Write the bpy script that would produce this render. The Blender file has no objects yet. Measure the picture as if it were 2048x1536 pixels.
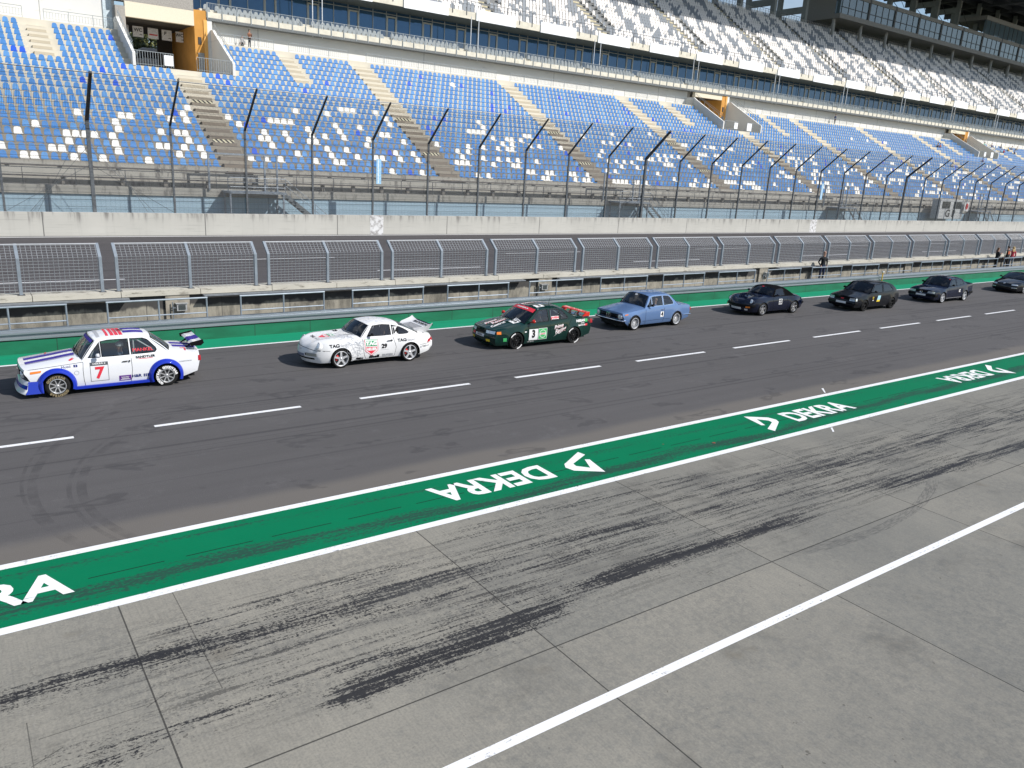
import bpy, bmesh, math, random, mathutils, mathutils.geometry
from mathutils import Vector, Matrix
random.seed(7)
S = bpy.context.scene; COL = S.collection
R = math.radians
# ------------------------------------------------------------------ camera
CAMH = 6.17
YAW, PIT, ROL, FPX = 0.634682545, 0.276924555, 0.0590400454, 1559.25444
cf = Vector((math.sin(YAW)*math.cos(PIT), math.cos(YAW)*math.cos(PIT), -math.sin(PIT)))
cr0 = Vector((math.cos(YAW), -math.sin(YAW), 0)); cu0 = cr0.cross(cf)
cr = cr0*math.cos(ROL) + cu0*math.sin(ROL); cu = cu0*math.cos(ROL) - cr0*math.sin(ROL)
cam = bpy.data.cameras.new('camera'); camo = bpy.data.objects.new('camera', cam); COL.objects.link(camo)
camo.matrix_world = Matrix(((cr.x, cu.x, -cf.x, 0), (cr.y, cu.y, -cf.y, 0), (cr.z, cu.z, -cf.z, CAMH), (0, 0, 0, 1)))
cam.sensor_width = 36; cam.sensor_fit = 'HORIZONTAL'; cam.lens = FPX/2048*36; cam.clip_end = 4000; cam.clip_start = .1
S.camera = camo
# ------------------------------------------------------------------ light
SUN_DIR = Vector((.62, -.78, 0)).normalized(); SUN_EL = R(42)
w = bpy.data.worlds.new('World'); S.world = w; w.use_nodes = True
nt = w.node_tree; nt.nodes.clear()
out = nt.nodes.new('ShaderNodeOutputWorld'); bg = nt.nodes.new('ShaderNodeBackground')
sky = nt.nodes.new('ShaderNodeTexSky'); sky.sky_type = 'NISHITA'; sky.sun_disc = False
sky.sun_elevation = SUN_EL; sky.sun_rotation = math.atan2(SUN_DIR.x, SUN_DIR.y); sky.air_density = 1.0; sky.dust_density = .4
tc = nt.nodes.new('ShaderNodeTexCoord'); mp = nt.nodes.new('ShaderNodeMapping'); mp.inputs['Scale'].default_value = (1.6, 1.6, 4)
nz = nt.nodes.new('ShaderNodeTexNoise'); nz.inputs['Scale'].default_value = 1.7; nz.inputs['Detail'].default_value = 7
rp = nt.nodes.new('ShaderNodeValToRGB'); rp.color_ramp.elements[0].position = .50; rp.color_ramp.elements[1].position = .70
mx = nt.nodes.new('ShaderNodeMix'); mx.data_type = 'RGBA'; mx.inputs[7].default_value = (6.0, 6.3, 6.9, 1)
nt.links.new(tc.outputs['Generated'], mp.inputs[0]); nt.links.new(mp.outputs[0], nz.inputs['Vector'])
nt.links.new(nz.outputs[0], rp.inputs[0]); nt.links.new(rp.outputs[0], mx.inputs[0])
nt.links.new(sky.outputs[0], mx.inputs[6]); nt.links.new(mx.outputs[2], bg.inputs[0])
bg.inputs[1].default_value = .085; nt.links.new(bg.outputs[0], out.inputs[0])
sl = bpy.data.lights.new('sun', 'SUN'); sl.energy = 3.9; sl.angle = R(0.6); sl.color = (1, .955, .90)
slo = bpy.data.objects.new('sun', sl); COL.objects.link(slo)
sd = Vector((SUN_DIR.x*math.cos(SUN_EL), SUN_DIR.y*math.cos(SUN_EL), math.sin(SUN_EL)))
slo.rotation_euler = sd.to_track_quat('Z', 'Y').to_euler(); slo.location = (0, -20, 40)
S.view_settings.view_transform = 'Standard'; S.view_settings.look = 'None'; S.view_settings.exposure = 0.55; S.view_settings.gamma = 1
S.render.engine = 'CYCLES'; S.cycles.max_bounces = 6; S.cycles.transparent_max_bounces = 16
# ------------------------------------------------------------------ node helpers
class E:
    def __init__(s, nt, k): s.nt, s.k = nt, k
    def op(s, o, *a):
        n = s.nt.nodes.new('ShaderNodeMath'); n.operation = o
        for i, v in enumerate((s,)+a):
            if isinstance(v, E): s.nt.links.new(v.k, n.inputs[i])
            else: n.inputs[i].default_value = v
        return E(s.nt, n.outputs[0])
    def __add__(s, o): return s.op('ADD', o)
    __radd__ = __add__
    def __sub__(s, o): return s.op('SUBTRACT', o)
    def __rsub__(s, o): return (s*-1)+o
    def __mul__(s, o): return s.op('MULTIPLY', o)
    __rmul__ = __mul__
    def __truediv__(s, o): return s.op('DIVIDE', o)
    def abs(s): return s.op('ABSOLUTE')
    def lt(s, v): return s.op('LESS_THAN', v)
    def gt(s, v): return s.op('GREATER_THAN', v)
    def mx(s, v): return s.op('MAXIMUM', v)
    def mn(s, v): return s.op('MINIMUM', v)
    def pow(s, v): return s.op('POWER', v)
    def sqrt(s): return s.op('SQRT')
    def ss(s, a, b):
        n = s.nt.nodes.new('ShaderNodeMapRange'); n.interpolation_type = 'SMOOTHSTEP'
        s.nt.links.new(s.k, n.inputs[0]); n.inputs[1].default_value = a; n.inputs[2].default_value = b
        n.inputs[3].default_value = 0; n.inputs[4].default_value = 1
        return E(s.nt, n.outputs[0])
    def per(s, p, off=0.):      # distance to nearest multiple of p
        return (((s-off)/p+.5).op('FRACT')-.5).abs()*p
class MT:
    """material builder working in world position"""
    def __init__(s, name, obj=False):
        m = bpy.data.materials.new(name); m.use_nodes = True; s.m = m; s.nt = m.node_tree
        s.b = s.nt.nodes['Principled BSDF']
        if obj:
            t = s.nt.nodes.new('ShaderNodeTexCoord'); s.pos = t.outputs['Object']
        else:
            t = s.nt.nodes.new('ShaderNodeNewGeometry'); s.pos = t.outputs['Position']
        sp = s.nt.nodes.new('ShaderNodeSeparateXYZ'); s.nt.links.new(s.pos, sp.inputs[0])
        s.x, s.y, s.z = [E(s.nt, sp.outputs[i]) for i in range(3)]
    def vec(s, x, y, z=0.):
        n = s.nt.nodes.new('ShaderNodeCombineXYZ')
        for i, v in enumerate((x, y, z)):
            if isinstance(v, E): s.nt.links.new(v.k, n.inputs[i])
            else: n.inputs[i].default_value = v
        return n.outputs[0]
    def noise(s, sc, v=None, det=4, rough=.55, dist=0.):
        n = s.nt.nodes.new('ShaderNodeTexNoise'); n.inputs['Scale'].default_value = sc; n.inputs['Detail'].default_value = det
        n.inputs['Roughness'].default_value = rough; n.inputs['Distortion'].default_value = dist
        s.nt.links.new(v or s.pos, n.inputs['Vector']); return E(s.nt, n.outputs[0])
    def rgb(s, c):
        n = s.nt.nodes.new('ShaderNodeRGB'); n.outputs[0].default_value = (*c, 1); return n.outputs[0]
    def mix(s, a, b, f):
        n = s.nt.nodes.new('ShaderNodeMix'); n.data_type = 'RGBA'
        for i, v in ((6, a), (7, b)):
            if isinstance(v, tuple): n.inputs[i].default_value = (*v, 1)
            else: s.nt.links.new(v, n.inputs[i])
        if isinstance(f, E): s.nt.links.new(f.k, n.inputs[0])
        else: n.inputs[0].default_value = f
        return n.outputs[2]
    def col(s, c):
        if isinstance(c, tuple): s.b.inputs['Base Color'].default_value = (*c, 1)
        else: s.nt.links.new(c, s.b.inputs['Base Color'])
    def rough(s, r):
        if isinstance(r, E): s.nt.links.new(r.k, s.b.inputs['Roughness'])
        else: s.b.inputs['Roughness'].default_value = r
    def bump(s, h, st=.2, d=.01):
        n = s.nt.nodes.new('ShaderNodeBump'); n.inputs['Strength'].default_value = st; n.inputs['Distance'].default_value = d
        s.nt.links.new(h.k, n.inputs['Height']); s.nt.links.new(n.outputs[0], s.b.inputs['Normal'])
    def alpha(s, f): s.nt.links.new(f.k, s.b.inputs['Alpha'])
def mat(name, c, rough=.6, metal=0., var=.15, sc=8., obj=False, bump=0., coat=0., spec=.5):
    t = MT(name, obj); n = t.noise(sc)
    d = tuple(v*(1-var) for v in c); l = tuple(min(1, v*(1+var)) for v in c)
    t.col(t.mix(d, l, n.ss(.3, .7)) if var else c); t.rough(rough); t.b.inputs['Metallic'].default_value = metal
    t.b.inputs['Coat Weight'].default_value = coat; t.b.inputs['Coat Roughness'].default_value = .05
    t.b.inputs['Specular IOR Level'].default_value = spec
    if bump: t.bump(t.noise(sc*4), bump)
    return t.m
# ------------------------------------------------------------------ mesh helpers
class MB:
    def __init__(s): s.v, s.f, s.mi, s.k = [], [], [], 0
    def add(s, vs, fs):
        o = len(s.v); s.v += [tuple(p) for p in vs]; s.f += [tuple(o+i for i in f) for f in fs]; s.mi += [s.k]*len(fs)
    def box(s, x0, x1, y0, y1, z0, z1):
        s.add([(x0,y0,z0),(x1,y0,z0),(x1,y1,z0),(x0,y1,z0),(x0,y0,z1),(x1,y0,z1),(x1,y1,z1),(x0,y1,z1)],
              [(3,2,1,0),(4,5,6,7),(0,1,5,4),(1,2,6,5),(2,3,7,6),(3,0,4,7)])
    def quad(s, a, b, c, d): s.add([a, b, c, d], [(0, 1, 2, 3)])
    def tube(s, p, q, r, n=6, cap=True, r2=None):
        p, q = Vector(p), Vector(q); d = (q-p); L = d.length
        if L < 1e-6: return
        d /= L; a = d.orthogonal().normalized(); 
        if n == 4:
            a = Vector((0,0,1)).cross(d)
            a = a.normalized() if a.length > 1e-3 else Vector((1,0,0))
            a = (a + d.cross(a)).normalized()
        b = d.cross(a); r2 = r if r2 is None else r2
        vs = [p+(a*math.cos(t)+b*math.sin(t))*r for t in [2*math.pi*i/n for i in range(n)]] + \
             [q+(a*math.cos(t)+b*math.sin(t))*r2 for t in [2*math.pi*i/n for i in range(n)]]
        fs = [(i, (i+1) % n, n+(i+1) % n, n+i) for i in range(n)]
        if cap: fs += [tuple(range(n-1, -1, -1)), tuple(range(n, 2*n))]
        s.add(vs, fs)
    def path(s, pts, r, n=6):
        for a, b in zip(pts, pts[1:]): s.tube(a, b, r, n)
    def prism(s, poly, y0, y1):            # poly in (x,z), extruded along y
        n = len(poly)
        s.add([(x, y0, z) for x, z in poly]+[(x, y1, z) for x, z in poly],
              [tuple(range(n)), tuple(range(2*n-1, n-1, -1))]+[((i+1) % n, i, n+i, n+(i+1) % n) for i in range(n)])
    def prismx(s, poly, x0, x1):           # poly in (y,z), extruded along x
        n = len(poly)
        s.add([(x0, y, z) for y, z in poly]+[(x1, y, z) for y, z in poly],
              [tuple(range(n)), tuple(range(2*n-1, n-1, -1))]+[((i+1) % n, i, n+i, n+(i+1) % n) for i in range(n)])
    def build(s, name, mats, parent=None, smooth=0, loc=None):
        me = bpy.data.meshes.new(name); me.from_pydata(s.v, [], s.f)
        if not isinstance(mats, (list, tuple)): mats = [mats]
        for m in mats: me.materials.append(m)
        if len(mats) > 1: me.polygons.foreach_set('material_index', s.mi)
        fin(me, smooth)
        return link(name, me, parent, loc)
def fin(me, smooth=0, recalc=True):
    if recalc or smooth:
        bm = bmesh.new(); bm.from_mesh(me)
        if smooth: bmesh.ops.remove_doubles(bm, verts=bm.verts, dist=2e-4)
        bmesh.ops.recalc_face_normals(bm, faces=bm.faces)
        if smooth:
            for f in bm.faces: f.smooth = True
            for e in bm.edges:
                if len(e.link_faces) == 2 and e.calc_face_angle(0) > R(smooth): e.smooth = False
        bm.to_mesh(me); bm.free()
    me.update()
def link(name, me, parent=None, loc=None):
    o = bpy.data.objects.new(name, me); COL.objects.link(o)
    if parent: o.parent = parent
    if loc: o.location = loc
    return o
def tag(o, label=None, cat=None, group=None, kind=None):
    for k, v in (('label', label), ('category', cat), ('group', group), ('kind', kind)):
        if v: o[k] = v
    return o
def empty(name, loc, rz=0., label=None, cat=None, group=None):
    o = bpy.data.objects.new(name, None); COL.objects.link(o); o.location = loc; o.rotation_euler = (0, 0, rz)
    return tag(o, label, cat, group)
def copy_tree(o, parent=None):
    c = o.copy(); COL.objects.link(c)
    if parent: c.parent = parent
    for ch in list(o.children): copy_tree(ch, c)
    return c
_fonts = {}
def text_mesh(s, size=1., bold=0., sx=1., align='CENTER'):
    """flat text in the xy plane -> (verts, faces)"""
    k = (s, size, bold, sx, align)
    if k in _fonts: return _fonts[k]
    cu_ = bpy.data.curves.new('t', 'FONT'); cu_.body = s; cu_.size = size; cu_.offset = bold; cu_.align_x = align; cu_.align_y = 'CENTER'
    cu_.resolution_u = 3
    o = bpy.data.objects.new('t', cu_); COL.objects.link(o)
    dg = bpy.context.evaluated_depsgraph_get(); me = bpy.data.meshes.new_from_object(o.evaluated_get(dg))
    vs = [(v.co.x*sx, v.co.y) for v in me.vertices]; fs = [tuple(p.vertices) for p in me.polygons]
    bpy.data.objects.remove(o); bpy.data.curves.remove(cu_); bpy.data.meshes.remove(me)
    _fonts[k] = (vs, fs); return vs, fs
def proj(X, Y, Z):
    v = Vector((X, Y, Z-CAMH)); c = v.dot(cf)
    if c < .1: return (-9999, -9999)
    return (1024+FPX*v.dot(cr)/c, 768-FPX*v.dot(cu)/c)
XL, XR = -25., 330.
# ------------------------------------------------------------------ ground surfaces
def sheet(name, x0, x1, y0, y1, z, m, nx=1):
    b = MB()
    for i in range(nx):
        a, c = x0+(x1-x0)*i/nx, x0+(x1-x0)*(i+1)/nx
        b.quad((a, y0, z), (c, y0, z), (c, y1, z), (a, y1, z))
    return tag(b.build(name, m), kind='structure')
t = MT('infield'); t.col(t.mix((.06, .07, .03), (.10, .10, .05), t.noise(.3))); t.rough(.95)
sheet('ground', -900, 1500, -700, 1500, 0, t.m)
# concrete apron
t = MT('concrete_apron'); x, y = t.x, t.y; t.b.inputs['Specular IOR Level'].default_value = .25
big = t.noise(.22, det=3); mid = t.noise(1.6, det=5); fine = t.noise(34, det=3)
broom = t.noise(1., t.vec(x*38, y*1.5), det=3)
c = t.mix((.178, .172, .152), (.335, .312, .258), (big.ss(.3, .7)*.35+mid*.35+(1-(x+y*-.4).ss(0., 9.))*.4).mn(1.))
slab = t.noise(1., t.vec(((x-1.36)/4.63).op('FLOOR')*3.7, ((y-6.82)/4.62).op('FLOOR')*5.1), det=0)
c = t.mix(c, (.10, .112, .115), slab.ss(.35, .65)*.3)
c = t.mix(c, (.075, .072, .066), (t.noise(.55, t.vec(x, y, 7.), det=6, rough=.72)).ss(.52, .74)*.55)
c = t.mix(c, (.27, .25, .21), (t.noise(.9, t.vec(x, y, 17.), det=6, rough=.72)).ss(.58, .76)*.35)
c = t.mix(c, (.085, .088, .085), fine.ss(.35, .7)*.26+broom.ss(.4, .75)*.16)
c = t.mix(c, (.09, .10, .105), (t.noise(5., t.vec(x, y, 27.), det=5, rough=.8)).ss(.45, .7)*.35*(1-y.ss(5., 8.)))
c = t.mix(c, (.05, .045, .04), (t.noise(7., det=3)).ss(.70, .74)*.6)
mot = t.noise(9., t.vec(x, y, 41.), det=4, rough=.8); c = t.mix(c, (.10, .102, .10), mot.ss(.42, .62)*t.noise(.5, t.vec(x, y, 43.)).ss(.35, .6)*.42); c = t.mix(c, (.36, .35, .32), (mot.ss(.60, .74))*.35)
c = t.mix(c, (.12, .105, .08), (t.noise(.7, t.vec(x, y, 47.), det=3)).ss(.66, .76)*.5)
cr_ = (t.noise(1.1, det=6, dist=1.2)-.5).abs().lt(.0035)*t.noise(.4, t.vec(x, y, 3.)).ss(.55, .62)*y.gt(6.9)
c = t.mix(c, (.05, .045, .04), cr_*.45)
def stroke(x0, x1, y0, y1, wd, k, soft=1.1):
    yc = (x-x0)*((y1-y0)/(x1-x0))+y0; d = (y-yc)/(wd*1.45)
    return (d*d*-1).op('EXPONENT')*x.ss(x0-soft, x0+soft)*(1-x.ss(x1-soft, x1+soft))*k
mk = stroke(-3, 7.0, 9.32, 9.0, .19, .95); mj = stroke(3.0, 6.9, 7.38, 7.66, .27, 1.1, .5)
for a_ in ((.4, 1.6, 7.62, 7.6, .2, .8), (7.0, 12.9, 7.88, 7.66, .17, 1.15), (7.3, 10.6, 9.16, 8.94, .17, .95), (10.8, 16, 8.9, 7.75, .17, .7), (15, 30, 7.72, 7.1, .19, 1.05), (11.5, 19, 9.6, 9.0, .16, .7), (2, 9, 8.75, 8.65, .12, .65), (-2, 5, 7.95, 7.75, .2, .5), (6, 13, 10.2, 10.0, .25, .55), (12, 30, 9.1, 8.5, .3, .8), (1.5, 6, 9.75, 9.7, .12, .6)):
    mk = mk.mx(stroke(*a_))
mk = mk.mx(mj)
area = ((y-8.7)/1.35); area = (area*area*area*area*-1).op('EXPONENT')*x.ss(-1., 3.5)
ysk = y+x*.018
streak = t.noise(1., t.vec(x*.42, ysk*8.5, 2.), det=7, rough=.66)
streak2 = t.noise(1., t.vec(x*.9, ysk*19., 6.), det=5, rough=.7)
grain = t.noise(1., t.vec(x*24., y*34.), det=4, rough=.75); gapx = t.noise(1., t.vec(x*9., y*1.2, 3.), det=4, rough=.7)
S1, S2, G1, X1 = streak.ss(.34, .66), streak2.ss(.34, .66), grain.ss(.34, .66), gapx.ss(.35, .65)
rb = mk*.40+S1*.30+S2*.22+G1*.30+X1*.10
rub = rb.ss(.68, .86)*mk.ss(.12, .5)
c = t.mix(c, (.012, .012, .015), rub*.95)
rub2 = (S1*.42+S2*.30+G1*.34+X1*.08).ss(.60, .78)*area
c = t.mix(c, (.024, .024, .026), rub2*.82)
sm = t.noise(1., t.vec(x*.25, ysk*3.2, 12.), det=5).ss(.45, .7)*area
c = t.mix(c, (.085, .085, .082), sm*.4)
rr = (((x-13.3)*(x-13.3))*.30+(y-9.7)*(y-9.7)).sqrt()
sk = ((rr-3.10).abs()).lt(.10)*x.ss(10.6, 12.)*(1-x.ss(16.6, 17.4))*y.lt(7.6)*(t.noise(1., t.vec(x*5, rr*60))).ss(.38, .66)
c = t.mix(c, (.04, .04, .045), sk*.55)
jx = x.per(4.63, 1.36).lt(.010); jy = (y-6.82).abs().lt(.011)
jx2 = ((x-2.06).abs().lt(.007)*y.gt(8.2)).mx((x-14.1).abs().lt(.006)*y.gt(8)).mx((x-.12).abs().lt(.006)*y.lt(8.7)*y.gt(7.8)).mx((x-12.3).abs().lt(.005)*y.lt(8.9)*y.gt(8.1))
jy2 = ((y-8.35).abs().lt(.006)*x.gt(.2)*x.lt(1.36)).mx((y-2.2).abs().lt(.011)).mx((y-8.9).abs().lt(.005)*x.lt(14.1)*x.gt(11.6)).mx(((y-x*.5-7.9).abs().lt(.009))*x.gt(.1)*x.lt(.4)).mx(((y-x*.6-7.55).abs().lt(.009))*x.gt(1.25)*x.lt(1.5)).mx(((y-x*.45-7.62).abs().lt(.009))*x.gt(1.9)*x.lt(2.2))
c = t.mix(c, (.018, .018, .018), jx.mx(jy)*.78+(jx2.mx(jy2))*.55)
t.col(c); t.rough(.85-rub*.25); t.bump(fine*.5+broom*.5-(jx.mx(jy))*2, .3, .006)
sheet('concrete_apron', XL, XR, -30, 10.66, .004, t.m)
# asphalt pit lane
def asphalt(name, base, marks):
    t = MT(name); x, y = t.x, t.y
    sp = t.noise(60, det=2); big = t.noise(.25, t.vec(x*.4, y), det=4); st = t.noise(1., t.vec(x*.07, y*2.6), det=5)
    t.b.inputs['Specular IOR Level'].default_value = .2
    c = t.mix(tuple(v*.74 for v in base), tuple(v*1.3 for v in base), big*.5+st*.5)
    c = t.mix(c, tuple(v*1.9 for v in base), sp.ss(.56, .8)*.5)
    if marks:
        c = t.mix(c, (.135, .124, .112), (1-(y+t.noise(.3, det=2)*.5).ss(13.35, 13.75))*.8)
        ring = lambda cx, cy, r, w_, a, b: ((((x-cx)*(x-cx)+(y-cy)*(y-cy)).sqrt()-r).abs().lt(w_))*x.lt(a)*y.lt(b)
        tn = t.noise(1., t.vec(x*1.3, y*1.3), det=6, rough=.7).ss(.38, .66)
        rg = (ring(5.9, 14.6, 4.42, .08, 5.6, 19.)+ring(5.9, 14.6, 4.62, .04, 5.2, 19.)+ring(6.5, 15.0, 5.75, .08, 4.9, 21.)+ring(6.6, 15.2, 6.0, .03, 4.9, 21.)).mn(1.)
        c = t.mix(c, (.035, .034, .036), rg*tn*.42)
        ln = t.noise(1., t.vec(x*.03, y*7+x*.05, 4.), det=3)
        c = t.mix(c, (.024, .024, .027), ln.ss(.56, .66)*y.gt(14)*.42)
        ms = t.noise(1., t.vec(x*.6+y*.5, y*1.1-x*.1, 8.), det=3)
        c = t.mix(c, (.03, .03, .033), ms.ss(.60, .64)*(1-ms.ss(.65, .69))*.35)
    else:
        c = t.mix(c, tuple(v*.6 for v in base), (t.noise(1., t.vec(x*.02, y*1.8, 4.), det=3)).ss(.5, .65)*.5)
    c = t.mix(c, tuple(v*.45 for v in base), ((y+(t.noise(.2, det=3)-.5)*.06-(21.2 if marks else 42.)).abs().lt(.02))*.7)
    c = t.mix(c, tuple(v*1.55 for v in base), (t.noise(1.3, t.vec(x, y, 31.), det=6, rough=.75)).ss(.54, .72)*.35)
    t.col(c); t.rough(.8); t.bump(sp, .5, .008); return t.m
AS1 = asphalt('pit_asphalt', (.083, .080, .081), True); AS2 = asphalt('track_asphalt', (.072, .068, .070), False)
sheet('pit_lane', XL, XR, 12.65, 26.0, .004, AS1); sheet('race_track', XL, XR, 28.0, 57.4, .004, AS2)
# green strips
def green(name, wear):
    t = MT(name); x, y = t.x, t.y
    n = t.noise(.7, det=5); f = t.noise(30, det=3)
    t.b.inputs['Specular IOR Level'].default_value = .08
    c = t.mix((.0, .115, .048), (.001, .175, .080), n*.6+f*.4)
    if wear:
        st = t.noise(1., t.vec(x*.5, y*9+x*.2, 3.), det=6, rough=.68); gr = t.noise(1., t.vec(x*14, y*26), det=3)
        wb = (t.noise(.2, t.vec(x, 0., 2.), det=1)-.5)*1.2
        bd = ((y-11.25+wb)/.33); bd = (bd*bd*-1).op('EXPONENT')
        bd2 = ((y-12.2+wb)/.2); bd2 = (bd2*bd2*-1).op('EXPONENT')
        k = (st*.55+gr*.5+(bd+bd2*.7)*.30).ss(.71, .84)
        c = t.mix(c, (.022, .05, .042), k*.85)
        c = t.mix(c, (.3, .05, .035), (t.noise(2.6, det=2)).gt(.765)*.8)
        slot = (y-11.63).abs().lt(.011)*(x.per(1.35, .3)).lt(.52)
        c = t.mix(c, (.008, .02, .015), slot)
    else:
        c = t.mix((.008, .20, .105), (.012, .26, .14), n*.6+f*.4)
        c = t.mix(c, (.02, .10, .06), t.noise(1., t.vec(x*.5, y*6), det=4).ss(.52, .75)*.5)
    t.col(c); t.rough(.55); t.bump(f, .3, .004); return t.m
GR = green('green_paint', True); GR2 = green('green_paint_far', False)
t = MT('white_line_paint'); x, y = t.x, t.y
sc = (t.noise(1., t.vec(x*3, y*30, 1.), det=5, rough=.7)*.6+t.noise(22, det=3)*.4)
c = t.mix((.66, .67, .68), (.78, .79, .80), t.noise(2.)); c = t.mix(c, (.10, .10, .10), sc.ss(.54, .64)*t.noise(.5).ss(.40, .58)*.85)
t.col(c); t.rough(.5); WL = t.m
t = MT('white_lettering'); x, y = t.x, t.y
c = t.mix((.70, .71, .71), (.82, .82, .82), t.noise(3)); c = t.mix(c, (.10, .14, .13), (t.noise(1., t.vec(x*1.2, y*14), det=6, rough=.7)).ss(.56, .7)*.75); t.col(c); WL2 = t.m
sheet('painted_strip', XL, XR, 10.83, 12.49, .004, GR)
sheet('white_line', XL, XR, 10.66, 10.83, .004, WL); sheet('white_line', XL, XR, 12.49, 12.65, .004, WL)
sheet('white_line', XL, XR, 5.615, 5.75, .008, WL)
sheet('white_line', XL, XR, 24.70, 24.82, .008, WL)
sheet('painted_strip', XL, XR, 24.82, 26.0, .008, GR2)
sheet('white_line', XL, XR, 56.88, 57.12, .008, WL)
b = MB()
for k in range(-4, 60):
    a = 3.35+5.0*k; b.quad((a, 17.93, .008), (a+3.4, 17.93, .008), (a+3.4, 18.06, .008), (a, 18.06, .008))
tag(b.build('lane_marking', WL), kind='structure')
b = MB()
for k in range(-2, 18):
    for yy0, off in ((39.2, 0.), (44.8, 12.6)):
        a = -.3+19.5*k+off; b.quad((a, yy0-.07, .008), (a+6.8, yy0-.07, .008), (a+6.8, yy0+.07, .008), (a, yy0+.07, .008))
tag(b.build('lane_marking', WL), kind='structure')
b = MB(); b.quad((21.1, 12.72, .009), (21.16, 12.72, .009), (21.55, 13.06, .009), (21.45, 13.06, .009)); b.quad((17.9, 10.38, .009), (17.97, 10.38, .009), (18.25, 10.62, .009), (18.17, 10.62, .009))
tag(b.build('lane_marking', WL), kind='structure')
# DEKRA lettering painted on the green strip
EMB = [(16.77, 12.30), (17.33, 11.94), (17.38, 11.72), (17.28, 11.56), (16.54, 11.13), (16.50, 11.33), (17.09, 11.63), (17.12, 11.76), (16.91, 11.98), (16.70, 11.55), (16.60, 11.60)]
def dekra(x0, flip):
    """x0: left end of the whole marking"""
    vs, fs = text_mesh('DEKRA', 1., .030, 1.0); xs = [v[0] for v in vs]; w0, w1 = min(xs), max(xs); ys = [v[1] for v in vs]; h0, h1 = min(ys), max(ys)
    b = MB(); P = lambda x, y: (x0+x-16.5, y, .009) if not flip else (x0+4.07-(x-16.5), 23.43-y, .009)
    b.add([P(17.84+2.73*(v[0]-w0)/(w1-w0), 11.33+.71*(v[1]-h0)/(h1-h0)) for v in vs], fs)
    vv = mathutils.geometry.tessellate_polygon([[Vector((*p, 0)) for p in EMB]])
    b.add([P(*p) for p in EMB], [tuple(f) for f in vv])
    tag(b.build('painted_lettering', WL2), kind='structure')
for x0, fl in ((-3.15, False), (6.97, True), (16.5, False), (26.5, True), (36.5, False), (46.5, True)): dekra(x0, fl)

# ------------------------------------------------------------------ pit wall
GALV = mat('galvanised_steel', (.36, .41, .45), .38, .75, .18, 3.); GALVP = mat('galvanised_post', (.25, .29, .33), .5, .4, .12, 3.)
t = MT('beam_steel'); st = t.noise(1., t.vec(t.x*.6, t.y*5, t.z*30), det=4)
t.col(t.mix((.24, .275, .30), (.36, .40, .43), st)); t.rough(.4); t.b.inputs['Metallic'].default_value = .55; BEAM = t.m
t = MT('green_kerb_paint'); n = t.noise(1., t.vec(t.x*.8, t.y, t.z*3), det=4)
c = t.mix((.002, .110, .052), (.004, .155, .076), n.ss(.3, .7)); c = t.mix(c, (.01, .05, .03), t.x.per(1.95, .4).lt(.012)); t.col(c); t.rough(.6); GK = t.m
b = MB(); b.box(XL, XR, 26.0, 26.25, 0, .385)
o = b.build('green_plinth', GK); tag(o, 'long green painted concrete plinth below the steel guardrail', 'plinth')
gr = empty('guardrail', (0, 26.1, 0), 0, 'long grey steel guardrail along the pit lane above the green plinth', 'guardrail')
b = MB(); prof = [(-.02, .40), (-.10, .43), (-.10, .475), (-.03, .51), (-.03, .55), (-.10, .585), (-.10, .63), (-.02, .66), (-.02, .685), (.02, .685), (.02, .40)]
b.prismx(prof, XL, XR); b.build('beam', BEAM, gr, 0)
b = MB(); b.box(XL, XR, .02, .22, .665, .70); b.build('top_rail', GALV, gr)
for k in range(-4, 36):
    b = MB(); b.box(-.04+3.9*k+1, .04+3.9*k+1, .03, .15, .3, .664); b.build('post', GALV, gr)
t = MT('pit_wall_concrete'); x, y, z = t.x, t.y, t.z
n = t.noise(.9, det=5); st = t.noise(1., t.vec(x*3.2, y, z*.9), det=6, rough=.72)
c = t.mix((.10, .095, .08), (.36, .335, .275), (n*.35+st*.65).ss(.32, .66))
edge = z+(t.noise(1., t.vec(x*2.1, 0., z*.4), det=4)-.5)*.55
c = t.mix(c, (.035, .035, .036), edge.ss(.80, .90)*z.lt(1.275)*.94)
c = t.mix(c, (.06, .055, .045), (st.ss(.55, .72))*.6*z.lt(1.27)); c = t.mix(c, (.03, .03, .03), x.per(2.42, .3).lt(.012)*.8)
cop = z.gt(1.275); c2 = t.mix((.36, .34, .29), (.52, .50, .43), t.noise(1.3, det=5)); c2 = t.mix(c2, (.14, .125, .10), (t.noise(1., t.vec(x*2.5, y*2, z*9), det=5)).ss(.56, .72)*.8)
t.col(t.mix(c, c2, cop)); t.rough(.9); t.bump(t.noise(20, det=3), .4, .01); PWC = t.m
pw = empty('pit_wall', (0, 27.5, 0), 0, 'stained concrete pit wall with pale coping behind the railing walkway', 'wall')
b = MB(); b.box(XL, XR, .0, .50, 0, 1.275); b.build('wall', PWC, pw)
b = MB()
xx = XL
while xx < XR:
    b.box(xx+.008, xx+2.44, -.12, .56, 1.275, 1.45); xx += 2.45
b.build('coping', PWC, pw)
b = MB(); b.box(XL, 4.6, -.37, -.125, 1.225, 1.262); b.box(6.9, 20.4, -.37, -.125, 1.225, 1.262); b.box(22.3, 36.2, -.37, -.125, 1.225, 1.262); b.box(38.3, XR, -.37, -.125, 1.225, 1.262); b.build('cable_ledge', mat('ledge_steel', (.2, .22, .24), .5, .3), pw)
for xb in (6.1, 21.7, 37.3, 52.9, 68.5):
    b = MB(); b.box(xb-.38, xb+.38, -.09, -.002, .36, 1.272); b.build('pier', mat('pier_concrete', (.24, .22, .18), .9, 0, .3, 4.) if 'pier_concrete' not in bpy.data.materials else bpy.data.materials['pier_concrete'], pw)
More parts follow.
